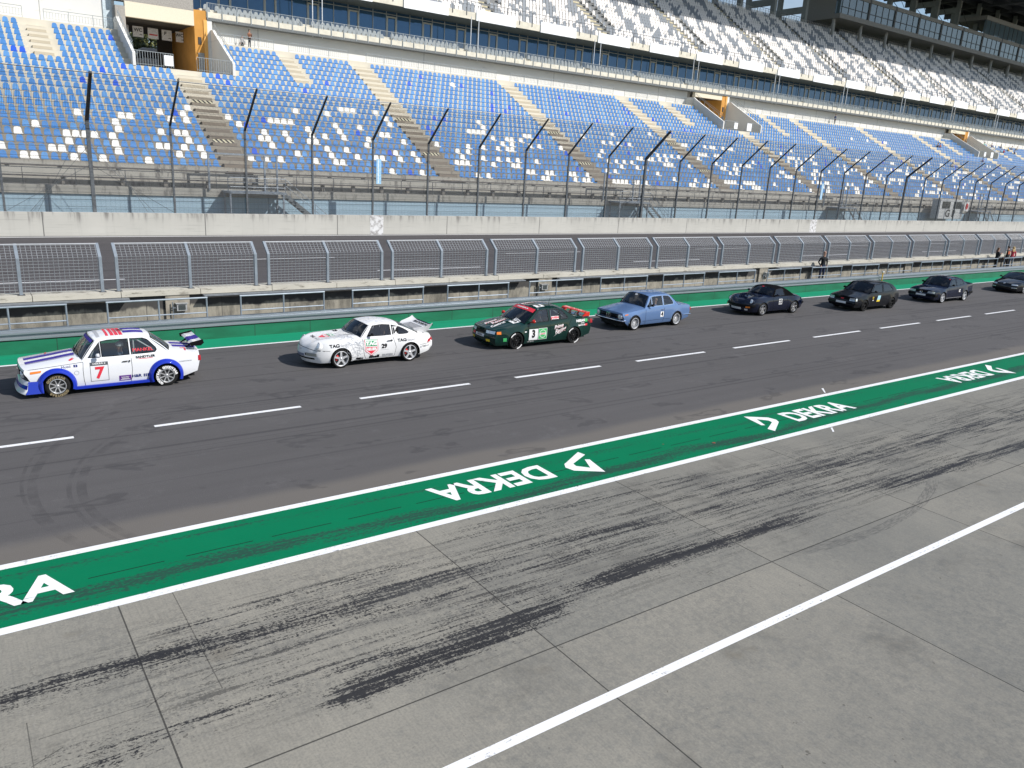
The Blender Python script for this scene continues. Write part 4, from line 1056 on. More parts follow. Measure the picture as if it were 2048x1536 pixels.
        rwf = screen(r0, r1, sp.get('rbow', .08), rb2, -1); c.wsf, c.rwf = wsf, rwf
        for nm, f, ins in (('windscreen', wsf, sp.get('wsin', (.035, .03, .96))), ('rear_window', rwf, sp.get('rwin', (.09, .05, .93)))):
            sx, v0, v1 = ins; g = MB(); g2 = MB(); sc_ = 1-sx
            # border ring in body colour, rubber, then glass
            grid(lambda s, v: f(s*sc_, v0+(v1-v0)*v), 16, 8, g)
            rings = [(1., 0., 1.), (sc_, v0, v1)]
            def per(k):
                a_, lo, hi = k; n = 12; o = []
                for i in range(n): o.append((-a_+2*a_*i/n, lo))
                for i in range(8): o.append((a_, lo+(hi-lo)*i/8))
                for i in range(n): o.append((a_-2*a_*i/n, hi))
                for i in range(8): o.append((-a_, hi-(hi-lo)*i/8))
                return o
            p0, p1 = per(rings[0]), per(rings[1]); n = len(p0)
            bb_ = bR if nm == 'rear_window' and sp.get('roof_mat') else b
            bb_.add([f(*q) for q in p0]+[f(*q) for q in p1], [(i, (i+1) % n, n+(i+1) % n, n+i) for i in range(n)])
            p2 = per((sc_-.018, v0+.018, v1-.018)); off = lambda q: tuple(Vector(q)+Vector((-.004 if nm == 'windscreen' else .004, 0, .004)))
            g2.add([off(f(*q)) for q in per((sc_+.004, v0-.004, v1+.004))]+[off(f(*q)) for q in p2], [(i, (i+1) % n, n+(i+1) % n, n+i) for i in range(n)])
            gm = sp.get('glass', GLS); o = g.build(nm, gm, root, 60); c.collect(g)
            g2.build('seal', sp.get('seal', BLK), o)
        if bR is not b: bR.build('soft_top', sp['roof_mat'], root, 40); c.collect(bR)
        c.collect(b); c.body = b.build('body', c.P, root, sp.get('crease', 32))
        for wi, wn in enumerate(wins):
            for s in (-1, 1):
                V, F = patch(wn, [], .12); g = MB(); g.add([(x, s*(c.ygh(x, z)-.006), z) for x, z in V], F)
                o = g.build('side_window', sp.get('glass', GLS), root, 60)
                if s < 0: c.collect(g)
                g2 = MB(); cx = sum(p[0] for p in wn)/len(wn); cz = sum(p[1] for p in wn)/len(wn); L = dens(wn, .09); n = len(L); q = []
                for k in (.012, -.012):
                    for x, z in L:
                        d = math.hypot(x-cx, z-cz); q.append((x+(x-cx)/d*k, 0, z+(z-cz)/d*k))
                g2.add([(x, s*(c.ygh(x, z)+.003), z) for x, _, z in q], [(i, (i+1) % n, n+(i+1) % n, n+i) for i in range(n)])
                g2.build('seal', sp.get('winseal', BLK), o)
        # underbody, arch liners
        b = MB(); wy = min(c.hw(0), c.hw(c.wb))-.24
        b.box(xfe+.10, xre-.10, -wy, wy, c.sill-.03, c.sill+.30); b.box(c.Ra+.02, c.wb-c.Ra-.02, -(c.hw(1.2)-.06), c.hw(1.2)-.06, c.sill-.01, c.sill+.18)
        for ax in (0, c.wb):
            for s in (-1, 1):
                lathe(b, [(c.Ra-.001, -.004), (c.Ra+.01, -.24)], ax, c.R, s*(c.ylow(ax, c.R+c.Ra)), s, 20, -.25, math.pi+.25)
                lathe(b, [(.0, -.24), (c.Ra+.02, -.24)], ax, c.R, s*(c.ylow(ax, c.R+c.Ra)), s, 20, -.2, math.pi+.2)
        b.build('underbody', UND, root)
        # interior
        b = MB(); wi_ = c.ygh(w0+.4, c.sh(w0+.4))-.06; zs = c.sh(w0+.5)
        b.box(w0-.02, w0+.32, -wi_, wi_, zs-.22, zs-.03); b.box(w0, r0-.1, -wi_, wi_, c.sill+.05, c.sill+.12); b.box(r0-.35, r0-.02, -wi_, wi_, zs-.35, zs-.04)
        b.build('dashboard', INT, root)
        for s in (-1, 1):
            b = MB(); x_ = w0+.85; yy = s*.36
            b.box(x_-.25, x_+.25, yy-.22, yy+.22, .28, .40); b.box(x_+.2, x_+.32, yy-.22, yy+.22, .35, .95); b.box(x_+.24, x_+.33, yy-.12, yy+.12, .95, 1.1); b.build('front_seat', SEATM, root)
        b = MB(); n = 18; c0 = (w0+.42, -.36, zs+.02)
        for i in range(n):
            a0, a1 = 2*math.pi*i/n, 2*math.pi*(i+1)/n
            b.tube((c0[0]+.07*math.sin(a0), c0[1]+.18*math.cos(a0), c0[2]+.16*math.sin(a0)), (c0[0]+.07*math.sin(a1), c0[1]+.18*math.cos(a1), c0[2]+.16*math.sin(a1)), .014, 5)
        b.build('steering_wheel', INT, root)
        if sp.get('cage'):
            b = MB(); zr_ = c.roof(1.5)-.03; ya = c.ygh(1.6, zr_)-.05; yb_ = wi_-.02; xm = w0+1.22
            b.path([(xm, -yb_, .3), (xm, -ya, zr_), (xm, ya, zr_), (xm, yb_, .3)], .022, 8); b.path([(w1+.04, -ya, zr_-.01), (xm, -ya, zr_)], .022, 8); b.path([(w1+.04, ya, zr_-.01), (xm, ya, zr_)], .022, 8)
            for s in (-1, 1): b.path([(w0+.12, s*yb_, zs-.2), (w1+.04, s*ya, zr_-.01)], .02, 8); b.path([(xm, s*ya, zr_), (r0-.1, s*yb_, zs-.1)], .02, 8)
            b.path([(xm, -ya, zr_), (xm, yb_, .35)], .02, 8); b.path([(w1+.04, -ya, zr_-.01), (w1+.04, ya, zr_-.01)], .02, 8)
            b.build('roll_cage', sp['cage'], root, 50)
        # wheels
        yo = sp['yo']; 
        for ax, st_ in ((0, sp.get('steer', 0)), (c.wb, 0)):
            for s in (-1, 1):
                tx = sp.get('tyretext'); tx = tx[0 if ax == 0 else 1] if tx else None
                wheel(root, ax, s*(yo+(sp.get('yor', 0) if ax else 0)), s, c.R, sp['rr'], sp.get('tw', .2), sp['style'], sp['rim'], steer=st_ if s < 0 else st_, text=tx if s < 0 else None, arcs=sp.get('arcs', False))
        b = MB()
        for s0, s1 in ((-.75, -.15), (.0, .6)):
            p0, p1 = Vector(wsf(s0, .02)), Vector(wsf(s1, .20)); b.tube(p0+Vector((-.015, 0, .012)), p1+Vector((-.015, 0, .012)), .006, 4)
        b.build('wiper', BLK, root)
        for ln in sp.get('lines', []): c.sline(ln, .0045)
        c.bvh = BVHTree.FromPolygons(c.tv, c.tf)
    def sline(c, pts, hwid, m=None, name='panel_gap', both=True):
        b = MB(); P = dens(pts, .06, False)
        for s in ((-1, 1) if both else (-1,)):
            o = []
            for i, p in enumerate(P):
                a = P[max(0, i-1)]; d = P[min(len(P)-1, i+1)]; t = (d[0]-a[0], d[1]-a[1]); L = math.hypot(*t); nx, nz = -t[1]/L*hwid, t[0]/L*hwid
                for k in (-1, 1):
                    x, z = p[0]+k*nx, p[1]+k*nz; y = c.ylow(x, z) if z < c.sh(x)-.002 else c.ygh(x, z)
                    o.append((x, s*(y+.0025), z))
            b.add(o, [(2*i, 2*i+1, 2*i+3, 2*i+2) for i in range(len(P)-1)])
        return b.build(name, m or BLK, c.root)
    def ray(c, p, ax, off=.004):
        if ax == 'side':
            x, z = p; y = c.ylow(x, z) if z < c.sh(x)+.003 else c.ygh(x, z)
            return Vector((x, -(y+off), z))
        if ax == 'top': o, d = Vector((p[0], p[1], 4)), Vector((0, 0, -1))
        elif ax == 'front': o, d = Vector((-4, p[0], p[1])), Vector((1, 0, 0))
        elif ax == 'rear': o, d = Vector((8, p[0], p[1])), Vector((-1, 0, 0))
        h, n, i, ds = c.bvh.ray_cast(o, d)
        if h is None: return None
        if n.dot(d) > 0: n = -n
        return h+n*off-d*.001
    def decal(c, poly, ax, m, name='marking', off=.004, res=.07):
        V, F = patch(poly, [], res) if len(poly) > 2 else ([], [])
        return c.dec(V, F, ax, m, name, off)
    def dec(c, V, F, ax, m, name, off=.004):
        Q = [c.ray(v, ax, off) for v in V]; b = MB(); ok = [f for f in F if all(Q[i] is not None for i in f) and max((Q[f[0]]-Q[i]).length for i in f) < .45]
        b.add([tuple(q) if q is not None else (0, 0, -5) for q in Q], ok)
        used = sorted(set(i for f in ok for i in f)); mp_ = {u: k for k, u in enumerate(used)}
        b.v = [b.v[u] for u in used]; b.f = [tuple(mp_[i] for i in f) for f in ok]
        if not b.f: return None
        me = bpy.data.meshes.new(name); me.from_pydata(b.v, [], b.f); me.materials.append(m); return link(name, me, c.root)
    def text(c, s, x, z, h, ax, m, rot=0., bold=.02, sx=1., shear=0., off=.005, name='lettering', mir=1):
        vs, fs = text_mesh(s, h*1.38, bold*h, sx); ca, sa = math.cos(rot), math.sin(rot)
        V = []
        for a, b_ in vs:
            a = (a+shear*b_)*mir; V.append((x+a*ca-b_*sa, z+a*sa+b_*ca))
        return c.dec(V, fs, ax, m, name, off)
    def rect(c, x0, x1, z0, z1, ax, m, name='sticker', off=.0035): return c.decal([(x0, z0), (x1, z0), (x1, z1), (x0, z1)], ax, m, name, off)
    def lathe_part(c, name, center, normal, prof, m, n=20, sc=(1, 1), parent=None):
        nrm = Vector(normal).normalized(); a = Vector((0, 0, 1)).cross(nrm).normalized(); u = nrm.cross(a); b = MB(); k = len(prof); C_ = Vector(center)
        vs = []
        for i in range(n):
            t_ = 2*math.pi*i/n
            for r, o in prof: vs.append(C_+a*(math.cos(t_)*r*sc[0])+u*(math.sin(t_)*r*sc[1])+nrm*o)
        b.add(vs, [(i*k+j, i*k+j+1, ((i+1) % n)*k+j+1, ((i+1) % n)*k+j) for i in range(n) for j in range(k-1)])
        return b.build(name, m, parent or c.root, 40)
    def mirror(c, x, z, m, sz=1.):
        for s in (-1, 1):
            y = c.ygh(x, z); b = MB(); pts = []
            for i in range(10):
                t_ = 2*math.pi*i/10; pts.append((math.cos(t_)*.045*sz, math.sin(t_)*.055*sz))
            ring = lambda xx, k: [(x+xx, s*(y+.13*sz+a*1.7*k), z+.075+b_*k) for a, b_ in pts]
            vs = ring(-.05, .55)+ring(-.02, .95)+ring(.03, 1.)
            fs = [(i, (i+1) % 10, 10+(i+1) % 10, 10+i) for i in range(10)]+[(10+i, 10+(i+1) % 10, 20+(i+1) % 10, 20+i) for i in range(10)]+[tuple(range(9, -1, -1)), tuple(range(20, 30))]
            b.add(vs, fs); b.tube((x, s*(y-.01), z+.02), (x, s*(y+.10), z+.05), .018, 6); b.build('mirror', m, c.root, 50)
    def bumper(c, z0, z1, out_, m, end='front', wrap=.55, name=None):
        b = MB(); xe = c.sp['xf'] if end == 'front' else c.sp['xr']; sg = -1 if end == 'front' else 1; nb = c.sp['nosebow'] if end == 'front' else c.sp['tailbow']
        L = []; w_ = c.hw(xe-sg*nb)
        L.append((xe-sg*(nb+wrap), -(w_+.02+.03), ))
        for i in range(15):
            s = -1+2*i/14; a = abs(s); L.append((xe-sg*nb*a**2.6+sg*out_, s*(w_+.03)))
        L.append((xe-sg*(nb+wrap), (w_+.02+.03)))
        prf = [(-.05, z0), (0, z0+.015), (.008, (z0+z1)/2), (0, z1-.015), (-.05, z1)]
        k = len(prf); vs = []
        for i, p in enumerate(L):
            a = L[max(0, i-1)]; d = L[min(len(L)-1, i+1)]; t_ = Vector((d[0]-a[0], d[1]-a[1])).normalized(); nx, ny = -t_.y*1, t_.x
            if (nx*sg) < 0 and 0 < i < len(L)-1: nx, ny = -nx, -ny
            if i in (0, len(L)-1): nx, ny = 0, (-1 if p[1] < 0 else 1)
            for o, z in prf: vs.append((p[0]+nx*o, p[1]+ny*o, z))
        b.add(vs, [(i*k+j, i*k+j+1, (i+1)*k+j+1, (i+1)*k+j) for i in range(len(L)-1) for j in range(k-1)])
        return b.build(name or 'bumper', m, c.root, 40)
# ---- car 7: white race saloon
def gw(gxy): return gxy
def W2(x0, x1, *rest): return rest
win2002 = [[(.72, .885), (1.005, 1.235), (1.005, .885)], [(1.04, .885), (1.04, 1.25), (1.20, 1.272), (1.665, 1.275), (1.665, .89)],
           [(1.72, .89), (1.72, 1.275), (2.02, 1.262), (2.12, 1.22), (2.30, 1.02), (2.32, .96), (2.27, .905)]]
def spec2002(**k):
    d = dict(wb=2.5, R=.285, Ra=.335, sill=.17, xf=-.72, xr=3.42, nosebow=.07, tailbow=.06, np=3.0, zb=.2, zfb=.33, zrb=.30,
        hw=[(-.66, .735), (-.3, .775), (.6, .795), (1.6, .795), (2.6, .785), (3.36, .735)],
        sh=[(-.66, .70), (.0, .765), (.6, .825), (1.7, .855), (2.5, .865), (3.36, .80)],
        roof=[(.5, 1.24), (.98, 1.285), (1.3, 1.315), (1.8, 1.315), (2.12, 1.275), (2.3, 1.2)],
        front=[(0, -.0), (.15, -.02), (.5, .05), (1, .13)], rear=[(0, 0), (.3, .01), (1, -.06)],
        w0=.58, w1=.93, r1=2.16, r0=2.62, wbow=.10, rbow=.12, lean=.30, shelf=.04, windows=win2002,
        hoodcrown=lambda u: .035+.045*u, deckcrown=lambda u: .05-.03*u, roofcrown=.065, yo=.79, rr=.205, tw=.19)
    d.update(k); return d
WP = paint('white_car_paint', (.66, .675, .70)); BLU = paint('race_blue', (.010, .03, .36)); PUR = mat('purple_stripe', (.045, .032, .24), .5, 0, 0, 1, True, 0, 0, .1); NAVY = mat('sticker_navy', (.02, .03, .16), .4, 0, 0); PURD = mat('sticker_purple', (.10, .02, .22), .4, 0, 0); GYS = mat('sticker_grey', (.35, .36, .38), .5, 0, 0)
GRP = 'cars queueing in the pit lane'
c = Car(spec2002(name='race_car', X=1.84, Y=21.16+.88, rz=-.010, label='white race saloon with blue wheel arches, purple stripes and red number 7', group=GRP, paint=WP, style='minilite', rim=GRM, rr=.185, R=.278, tw=.26, yo=.885,
    cage=mat('cage_white', (.6, .6, .62), .4, 0, 0), Ra=.35, sill=.15, crease=34, tyretext=(('GOODYEAR', mat('tyre_text_tan', (.20, .16, .09), .6, 0, 0), (2.6, -.6)), ('GOODYEAR', mat('tyre_text_white', (.75, .75, .75), .5, 0, 0), (1.9, -2.2))), rim_=0,
    lines=[[(.60, .80), (.585, .6), (.59, .36), (.62, .17)], [(1.69, .86), (1.70, .5), (1.66, .2)], [(-.60, .70), (0, .752), (.6, .805)]]))
for ax in (0, 2.5):
    for s in (-1, 1):
        b = MB(); y0 = .79
        lathe(b, [(.435, .0), (.43, .012), (.40, .075), (.36, .105), (.335, .105), (.33, .08), (.335, -.02)], ax, .278, s*y0, s, 30, -.36 if ax else -.30, math.pi+.38)
        b.build('wheel_flare', BLU, c.root, 40)
b = MB()
for s in (-1, 1): b.box(.36, 2.14, s*.80-.03, s*.80+.03, .135, .205)
b.build('side_skirt', BLU, c.root)
# front air dam
b = MB(); n = 16; vs = []
for i in range(n+1):
    s = -1+2*i/n; a = abs(s); x_ = -.74+.16*a**3; y = s*.86
    vs += [(x_+.02, y*.93, .43), (x_-.03, y*.97, .36), (x_-.05, y, .24), (x_-.11, y*1.01, .135), (x_+.0, y, .125)]
b.add(vs, [(i*5+j, i*5+j+1, i*5+j+6, i*5+j+5) for i in range(n) for j in range(4)]); b.k = 1
for s in (-1, 1): b.add([(-.60, s*.80, .43), (-.63, s*.86, .24), (-.68, s*.87, .135), (-.30, s*.88, .135), (-.30, s*.84, .43)], [(0, 1, 2, 3, 4)])
b.build('air_dam', [WP, BLU], c.root, 30)
b = MB(); vs = []
for i in range(n+1):
    s = -1+2*i/n; a = abs(s); x_ = -.745+.16*a**3; vs += [(x_-.036, s*.835, .345), (x_-.056, s*.865, .255)]
b.add(vs, [(i*2, i*2+1, i*2+3, i*2+2) for i in range(n)]); b.build('dam_stripe', BLU, c.root)
c.decal([(-.70, .44), (.70, .44), (.70, .665), (-.70, .665)], 'front', BLK, 'grille', .006)
for s in (-1, 1):
    c.lathe_part('headlight', (-.70, s*.53, .57), (-1, 0, .0), [(.0, .035), (.07, .03), (.09, .01), (.095, -.03)], LMP)
    b = MB(); b.tube((-.735, s*.05, .60), (-.735, s*.05, .46), .035, 8); b.build('kidney_grille', CHR, c.root)
    c.decal([(-.54, .60), (-.54, .655), (-.30, .675), (-.32, .625)], 'side', AMB, 'indicator', .008) if s < 0 else None
c.rect(-.60, .47, .10, .30, 'top', PUR, 'stripe'); c.rect(-.60, .47, -.30, -.10, 'top', PUR, 'stripe')
c.rect(-.60, .47, .335, .355, 'top', PUR, 'stripe'); c.rect(-.60, .47, -.355, -.335, 'top', PUR, 'stripe')
for y0 in (.06, -.28):
    c.rect(2.80, 3.38, y0, y0+.22, 'top', PUR, 'stripe'); c.rect(1.62, 2.10, y0, y0+.22, 'top', PUR, 'stripe')
c.rect(.98, 1.06, -.42, .42, 'top', GYS, 'sticker'); c.rect(1.20, 1.26, -.42, .42, 'top', RDM, 'sticker')
for i in range(3):
    for j in range(3): c.rect(1.31+.10*i, 1.39+.10*i, -.42+.28*j, -.16+.28*j, 'top', RDM, 'roof_sticker')
c.text('16', 1.58, .0, .22, 'top', BKM, math.pi/2); c.text('7', -.1, .52, .26, 'top', RDM, .3); c.text('7', 3.05, -.5, .24, 'top', RDM, .3)
def square_outline(x0, x1, z0, z1, w_, m):
    c.rect(x0, x1, z1-w_, z1, 'side', m); c.rect(x0, x1, z0, z0+w_, 'side', m); c.rect(x0, x0+w_, z0+w_, z1-w_, 'side', m); c.rect(x1-w_, x1, z0+w_, z1-w_, 'side', m)
square_outline(.74, 1.15, .29, .70, .008, BKM); c.rect(.74, 1.15, .70, .775, 'side', mat('plate_grey', (.07, .08, .09), .4, 0, 0), 'number_panel'); c.text('DEKRA', .92, .738, .045, 'side', WHM, off=.007, sx=1.2); c.decal([(1.06, .755), (1.06, .72), (1.10, .738)], 'side', WHM, 'marking', .007)
c.text('7', .945, .49, .29, 'side', RDM, bold=.05); c.text('Mobil', .22, .715, .06, 'side', NAVY, .06, sx=1.1, bold=0.); c.rect(.385, .47, .695, .755, 'side', NAVY); c.text('1', .428, .725, .045, 'side', WHM, off=.007)
c.text('SANDTLER', 2.03, .815, .055, 'side', BKM, .02, sx=1.25, bold=.06); c.rect(1.86, 2.2, .765, .778, 'side', RDM); c.text('H&R', 1.79, .33, .075, 'side', NAVY, sx=1.1, bold=.05)
for j in range(3): c.rect(1.955+.045*j, 1.985+.045*j, .29, .37, 'side', NAVY)
c.rect(1.38, 1.66, .235, .375, 'side', PURD); c.text('RACING', 1.52, .325, .035, 'side', WHM, off=.007); c.rect(1.41, 1.63, .26, .275, 'side', WHM, 'sticker', .007); c.rect(1.44, 1.60, .285, .295, 'side', WHM, 'sticker', .007)
c.text('MANKEL', 1.99, .99, .08, 'side', RDM, .0, sx=1.15, bold=.0, off=.014); c.text('MANKEL', 1.995, .985, .08, 'side', RDM, .0, sx=1.15, bold=.0, off=.013); c.text('COMPETITION', 3.0, .60, .035, 'side', GYS); c.lathe_part('emblem', (.44, -.797, .55), (0, -1, 0), [(.045, .0), (.055, .0)], GYS, 16)
c.decal([(.33, -.66), (.42, -.60), (.36, -.52), (.44, -.58), (.40, -.50), (.30, -.60)], 'top', RDM, 'marking')
c.mirror(.93, .875, WP, 1.1)
b = MB(); b.tube((1.48, -.805, .74), (1.60, -.81, .745), .012, 6); b.tube((1.63, -.80, .742), (1.66, -.81, .742), .02, 8); b.build('door_handle', BLK, c.root)
w_ = bpy.data.objects.new('rear_wing', None); COL.objects.link(w_); w_.parent = c.root
b = MB(); prof = [(3.22, 1.00), (3.28, 1.035), (3.40, 1.045), (3.50, 1.075), (3.50, 1.06), (3.40, 1.02), (3.28, 1.0)]; b.prism(prof, -.60, .60); b.build('wing_blade', WP, w_)
b = MB(); b.prism([(x, z+.004) for x, z in prof[:4]]+[(x, z+.001) for x, z in prof[3::-1]], -.2, .2); b.build('stripe', PUR, w_)
for s in (-1, 1):
    b = MB(); b.prism([(3.19, .955), (3.17, 1.05), (3.50, 1.115), (3.53, 1.02), (3.45, .95)], s*.61-.008, s*.61+.008); b.build('end_plate', BLK, w_)
    b = MB(); b.tube((3.12, s*.3, .86), (3.32, s*.3, 1.0), .014, 6); b.tube((3.30, s*.3, .86), (3.32, s*.3, 1.0), .014, 6); b.tube((3.12, s*.3, .86), (3.44, s*.3, 1.02), .014, 6); b.build('strut', BLK, w_)
c.decal([(-.70, .60), (-.62, .60), (-.62, .72), (-.70, .72)], 'rear', RED, 'taillight', .006); c.decal([(.62, .60), (.70, .60), (.70, .72), (.62, .72)], 'rear', RED, 'taillight', .006)
c.decal([(3.33, .58), (3.40, .58), (3.40, .72), (3.33, .72)], 'side', RED, 'taillight', .006)
c.rect(.60, .75, -.50, .50, 'top', PUR, 'sunstrip', .008) if 0 else None
V, F = patch([(-.9, .80), (.9, .80), (.9, .93), (-.9, .93)], [], .1)
def screen_decal(c, V, F, m, name, f, dx=-.007):
    b = MB(); b.add([tuple(Vector(f(s, v))+Vector((dx, 0, .006))) for s, v in V], F); b.build(name, m, c.root)
screen_decal(c, V, F, PUR, 'sun_strip', c.wsf)
car7 = c
# ---- car 29: white rear-engined coupe
ORG = 0
def hood911(u, a):
    t_ = max(0, 1-abs(a-.70)/.30); center = max(0, 1-(a/.62)**3)
    k = min(1, u*1.8); return (-.085*(1-u*.75))*center+.0*t_
win911 = [[(.86, .875), (1.10, 1.165), (1.42, 1.185), (1.66, 1.165), (1.66, .875)], [(1.72, .88), (1.72, 1.155), (1.98, 1.085), (2.18, .985), (2.26, .92), (2.20, .885)]]
def spec911(**k):
    d = dict(wb=2.272, R=.295, Ra=.335, sill=.19, xf=-.90, xr=3.30, nosebow=.30, tailbow=.24, np=2.0, tp=2.0, zb=.2, zfb=.17, zrb=.27,
        hw=[(-.70, .62), (-.55, .72), (-.3, .785), (.3, .80), (1.0, .80), (1.7, .815), (2.3, .86), (2.8, .82), (3.1, .68)],
        sh=[(-.66, .64), (-.60, .70), (-.45, .775), (-.2, .815), (.3, .825), (1.0, .84), (2.0, .845), (2.6, .80), (3.06, .66)],
        roof=[(.7, 1.1), (1.02, 1.185), (1.4, 1.215), (1.75, 1.175), (2.1, 1.075), (2.5, .90), (2.75, .80)],
        front=[(0, -.0), (.3, -.07), (.5, -.09), (.75, -.04), (1, .02)], rear=[(0, 0), (.3, .08), (.6, .09), (1, -.04)],
        w0=.66, w1=1.00, r1=1.92, r0=2.62, wbow=.15, rbow=.14, wbow2=.10, rbow2=.08, lean=.42, shelf=.02, windows=win911, fast=True, tuck=.06, flare=.02,
        hoodcrown=lambda u: .03+.06*u, hoodshape=hood911, deckcrown=lambda u: .07-.02*u, roofcrown=.06, yo=.80, yor=.045, rr=.215, tw=.2, crease=45)
    d.update(k); return d
def lamp911(c, ring):
    for s in (-1, 1):
        o = c.lathe_part('headlight', (-.645, s*.585, .67), (-.88, s*.10, .42), [(.0, .03), (.07, .026), (.098, .01), (.11, -.015)], LMP, 22, (1, 1.08))
        c.lathe_part('bezel', (-.645, s*.585, .67), (-.88, s*.10, .42), [(.102, .012), (.117, .012), (.128, -.03), (.130, -.16)], ring, 22, (1, 1.08), o)
GLP = glass('coupe_glass', (.45, .50, .50), .04); WP2 = paint('white_coupe_paint', (.68, .685, .69)); TGR = mat('sticker_green', (.01, .28, .10), .4, 0, 0); TRD = mat('sticker_crimson', (.68, .04, .07), .4, 0, 0); LIN = mat('pencil_line_grey', (.25, .27, .31), .5, 0, 0)
x5 = 9.13
c = Car(spec911(name='coupe', X=x5, Y=20.98+.80, rz=.006, label='white coupe with whale tail spoiler, numbers 14 and 29 and red brake calipers', group=GRP, paint=WP2, style='cup', rim=SIL, rr=.225, R=.292, glass=GLP,
    lines=[[(.70, .83), (.70, .6), (.74, .35), (.80, .22)], [(.80, .22), (1.75, .22)], [(1.75, .22), (1.80, .5), (1.69, .86)], [(-.55, .56), (-.34, .545)], [(2.62, .50), (2.9, .52), (3.1, .53)]]))
lamp911(c, WP2)
c.decal([(-.55, .28), (.55, .28), (.55, .33), (-.55, .33)], 'front', BLK, 'air_intake', .005)
c.decal([(-.82, .155), (.82, .155), (.82, .19), (-.82, .19)], 'front', BLK, 'chin_spoiler', .01)
for s in (-1, 1): c.decal([(s*.34, .38), (s*.62, .38), (s*.62, .47), (s*.34, .47)], 'front', mat('fog_lamp_grey', (.35, .36, .33), .15, .3, 0) if s < 0 else bpy.data.materials['fog_lamp_grey'], 'fog_lamp', .006); c.decal([(s*.30, .39), (s*.335, .39), (s*.335, .46), (s*.30, .46)], 'front', BLK, 'air_vent', .006)
c.rect(-.26, .26, .35, .43, 'front', mat('plate_blue_grey', (.18, .2, .28), .4, 0, 0), 'number_plate', .008)
# livery
def fline(c, pts, hw_, m, name='panel_gap'):
    V, F = [], []
    P = dens(pts, .06, False)
    for i, p in enumerate(P):
        a = P[max(0, i-1)]; d = P[min(len(P)-1, i+1)]; L = math.dist(a, d); nx, nz = -(d[1]-a[1])/L*hw_, (d[0]-a[0])/L*hw_; V += [(p[0]+nx, p[1]+nz), (p[0]-nx, p[1]-nz)]
    c.dec(V, [(2*i, 2*i+1, 2*i+3, 2*i+2) for i in range(len(P)-1)], 'front', m, name, .004)
fline(c, [(-.74, .545), (-.60, .55), (-.48, .575), (-.3, .60), (0, .61), (.3, .60), (.48, .575), (.60, .55), (.74, .545)], .006, BLK)
c.text('Shell', -.05, .54, .05, 'front', GYS, mir=-1)
sh = [(.76, .80), (1.19, .775), (1.185, .45), (.975, .31), (.77, .46)]
c.decal(sh, 'side', WHM, 'sticker', .003); c.decal([(.80, .765), (1.155, .745), (1.155, .585), (.80, .60)], 'side', TGR, 'sticker', .005); c.decal([(.80, .575), (1.155, .56), (1.15, .475), (.975, .345), (.80, .485)], 'side', TRD, 'sticker', .005)
c.text('TAG', .978, .672, .11, 'side', WHM, -.02, off=.008, bold=.09, sx=1.2); c.text('HEUER', .976, .497, .082, 'side', WHM, -.02, off=.008, bold=.09, sx=.95)
for a, b_ in zip(sh, sh[1:]+sh[:1]):
    L = math.dist(a, b_); nx, nz = -(b_[1]-a[1])/L*.006, (b_[0]-a[0])/L*.006; c.decal([(a[0]+nx, a[1]+nz), (b_[0]+nx, b_[1]+nz), (b_[0]-nx, b_[1]-nz), (a[0]-nx, a[1]-nz)], 'side', TGR if a[1] > .6 and b_[1] > .6 else TRD, 'sticker', .006)
c.text('29', 1.40, .555, .13, 'side', BKM, bold=.07); c.rect(1.27, 1.55, .445, .452, 'side', GYS)
c.text('TAG', -.20, .685, .095, 'side', BKM, .03, bold=.05, sx=1.15); c.text('Heuer', .10, .70, .085, 'side', GYS, .03, sx=1.1)
c.text('TAG', 1.99, .70, .09, 'side', BKM, .03, bold=.05, sx=1.15); c.text('Heuer', 2.29, .70, .08, 'side', GYS, .02, sx=1.1)
c.rect(1.74, 1.90, .885, 1.10, 'side', WHM, 'sticker', .012); c.text('14', 1.82, .99, .15, 'side', BKM, bold=.09, off=.026, sx=.85)
c.text('PIRELLI', .60, .235, .06, 'side', BKM, .0, bold=.1, sx=.9); c.rect(.42, .80, .20, .205, 'side', BKM); c.text('Shell', 1.08, .255, .085, 'side', BKM, .02, bold=.09, sx=1.5); c.text('BILSTEIN', 1.52, .275, .06, 'side', GYS, .0, bold=.08, sx=1.1)
c.text('TAG', 2.78, .44, .05, 'side', BKM, .03); c.text('Heuer', 2.93, .445, .045, 'side', GYS, .03); c.rect(2.62, 2.69, .40, .46, 'side', GYS)
c.decal([(2.90, .535), (3.09, .555), (3.09, .625), (2.98, .63)], 'side', RED, 'taillight', .006); c.decal([(-.66, .56), (.66, .56), (.66, .64), (-.66, .64)], 'rear', RED, 'taillight', .006)
sd_ = [(-.35+.02, -.02), (.05, -.02), (.05, .30), (-.15, .42), (-.35, .30)]
hx, hy = -.1, -.03
def hoodq(pts): return [(hx+p[1], hy+p[0]*-1) for p in pts]
c.decal([(-.42, -.06), (-.18, -.20), (.10, -.20), (.10, .20), (-.18, .20), (-.42, .06)][::-1], 'top', WHM, 'sticker', .003)
c.decal([(-.40, -.0), (-.20, -.17), (-.10, -.17), (-.10, .17), (-.20, .17)], 'top', TRD, 'sticker', .006); c.decal([(-.08, -.17), (.08, -.17), (.08, .17), (-.08, .17)], 'top', TGR, 'sticker', .006)
c.text('TAG', .0, .0, .10, 'top', WHM, -math.pi/2, off=.009, bold=.08, sx=1.2); c.text('HEUER', -.17, .0, .07, 'top', WHM, -math.pi/2, off=.009, bold=.08)
c.text('TAG', -.48, .20, .09, 'top', BKM, -math.pi/2, bold=.05); c.text('Heuer', -.48, -.12, .08, 'top', GYS, -math.pi/2)
c.text('29', .30, .36, .12, 'top', BKM, -math.pi/2, bold=.07); c.decal([(.30, -.28), (.52, -.44), (.54, -.42), (.32, -.26)], 'top', BLK, 'hood_vent')
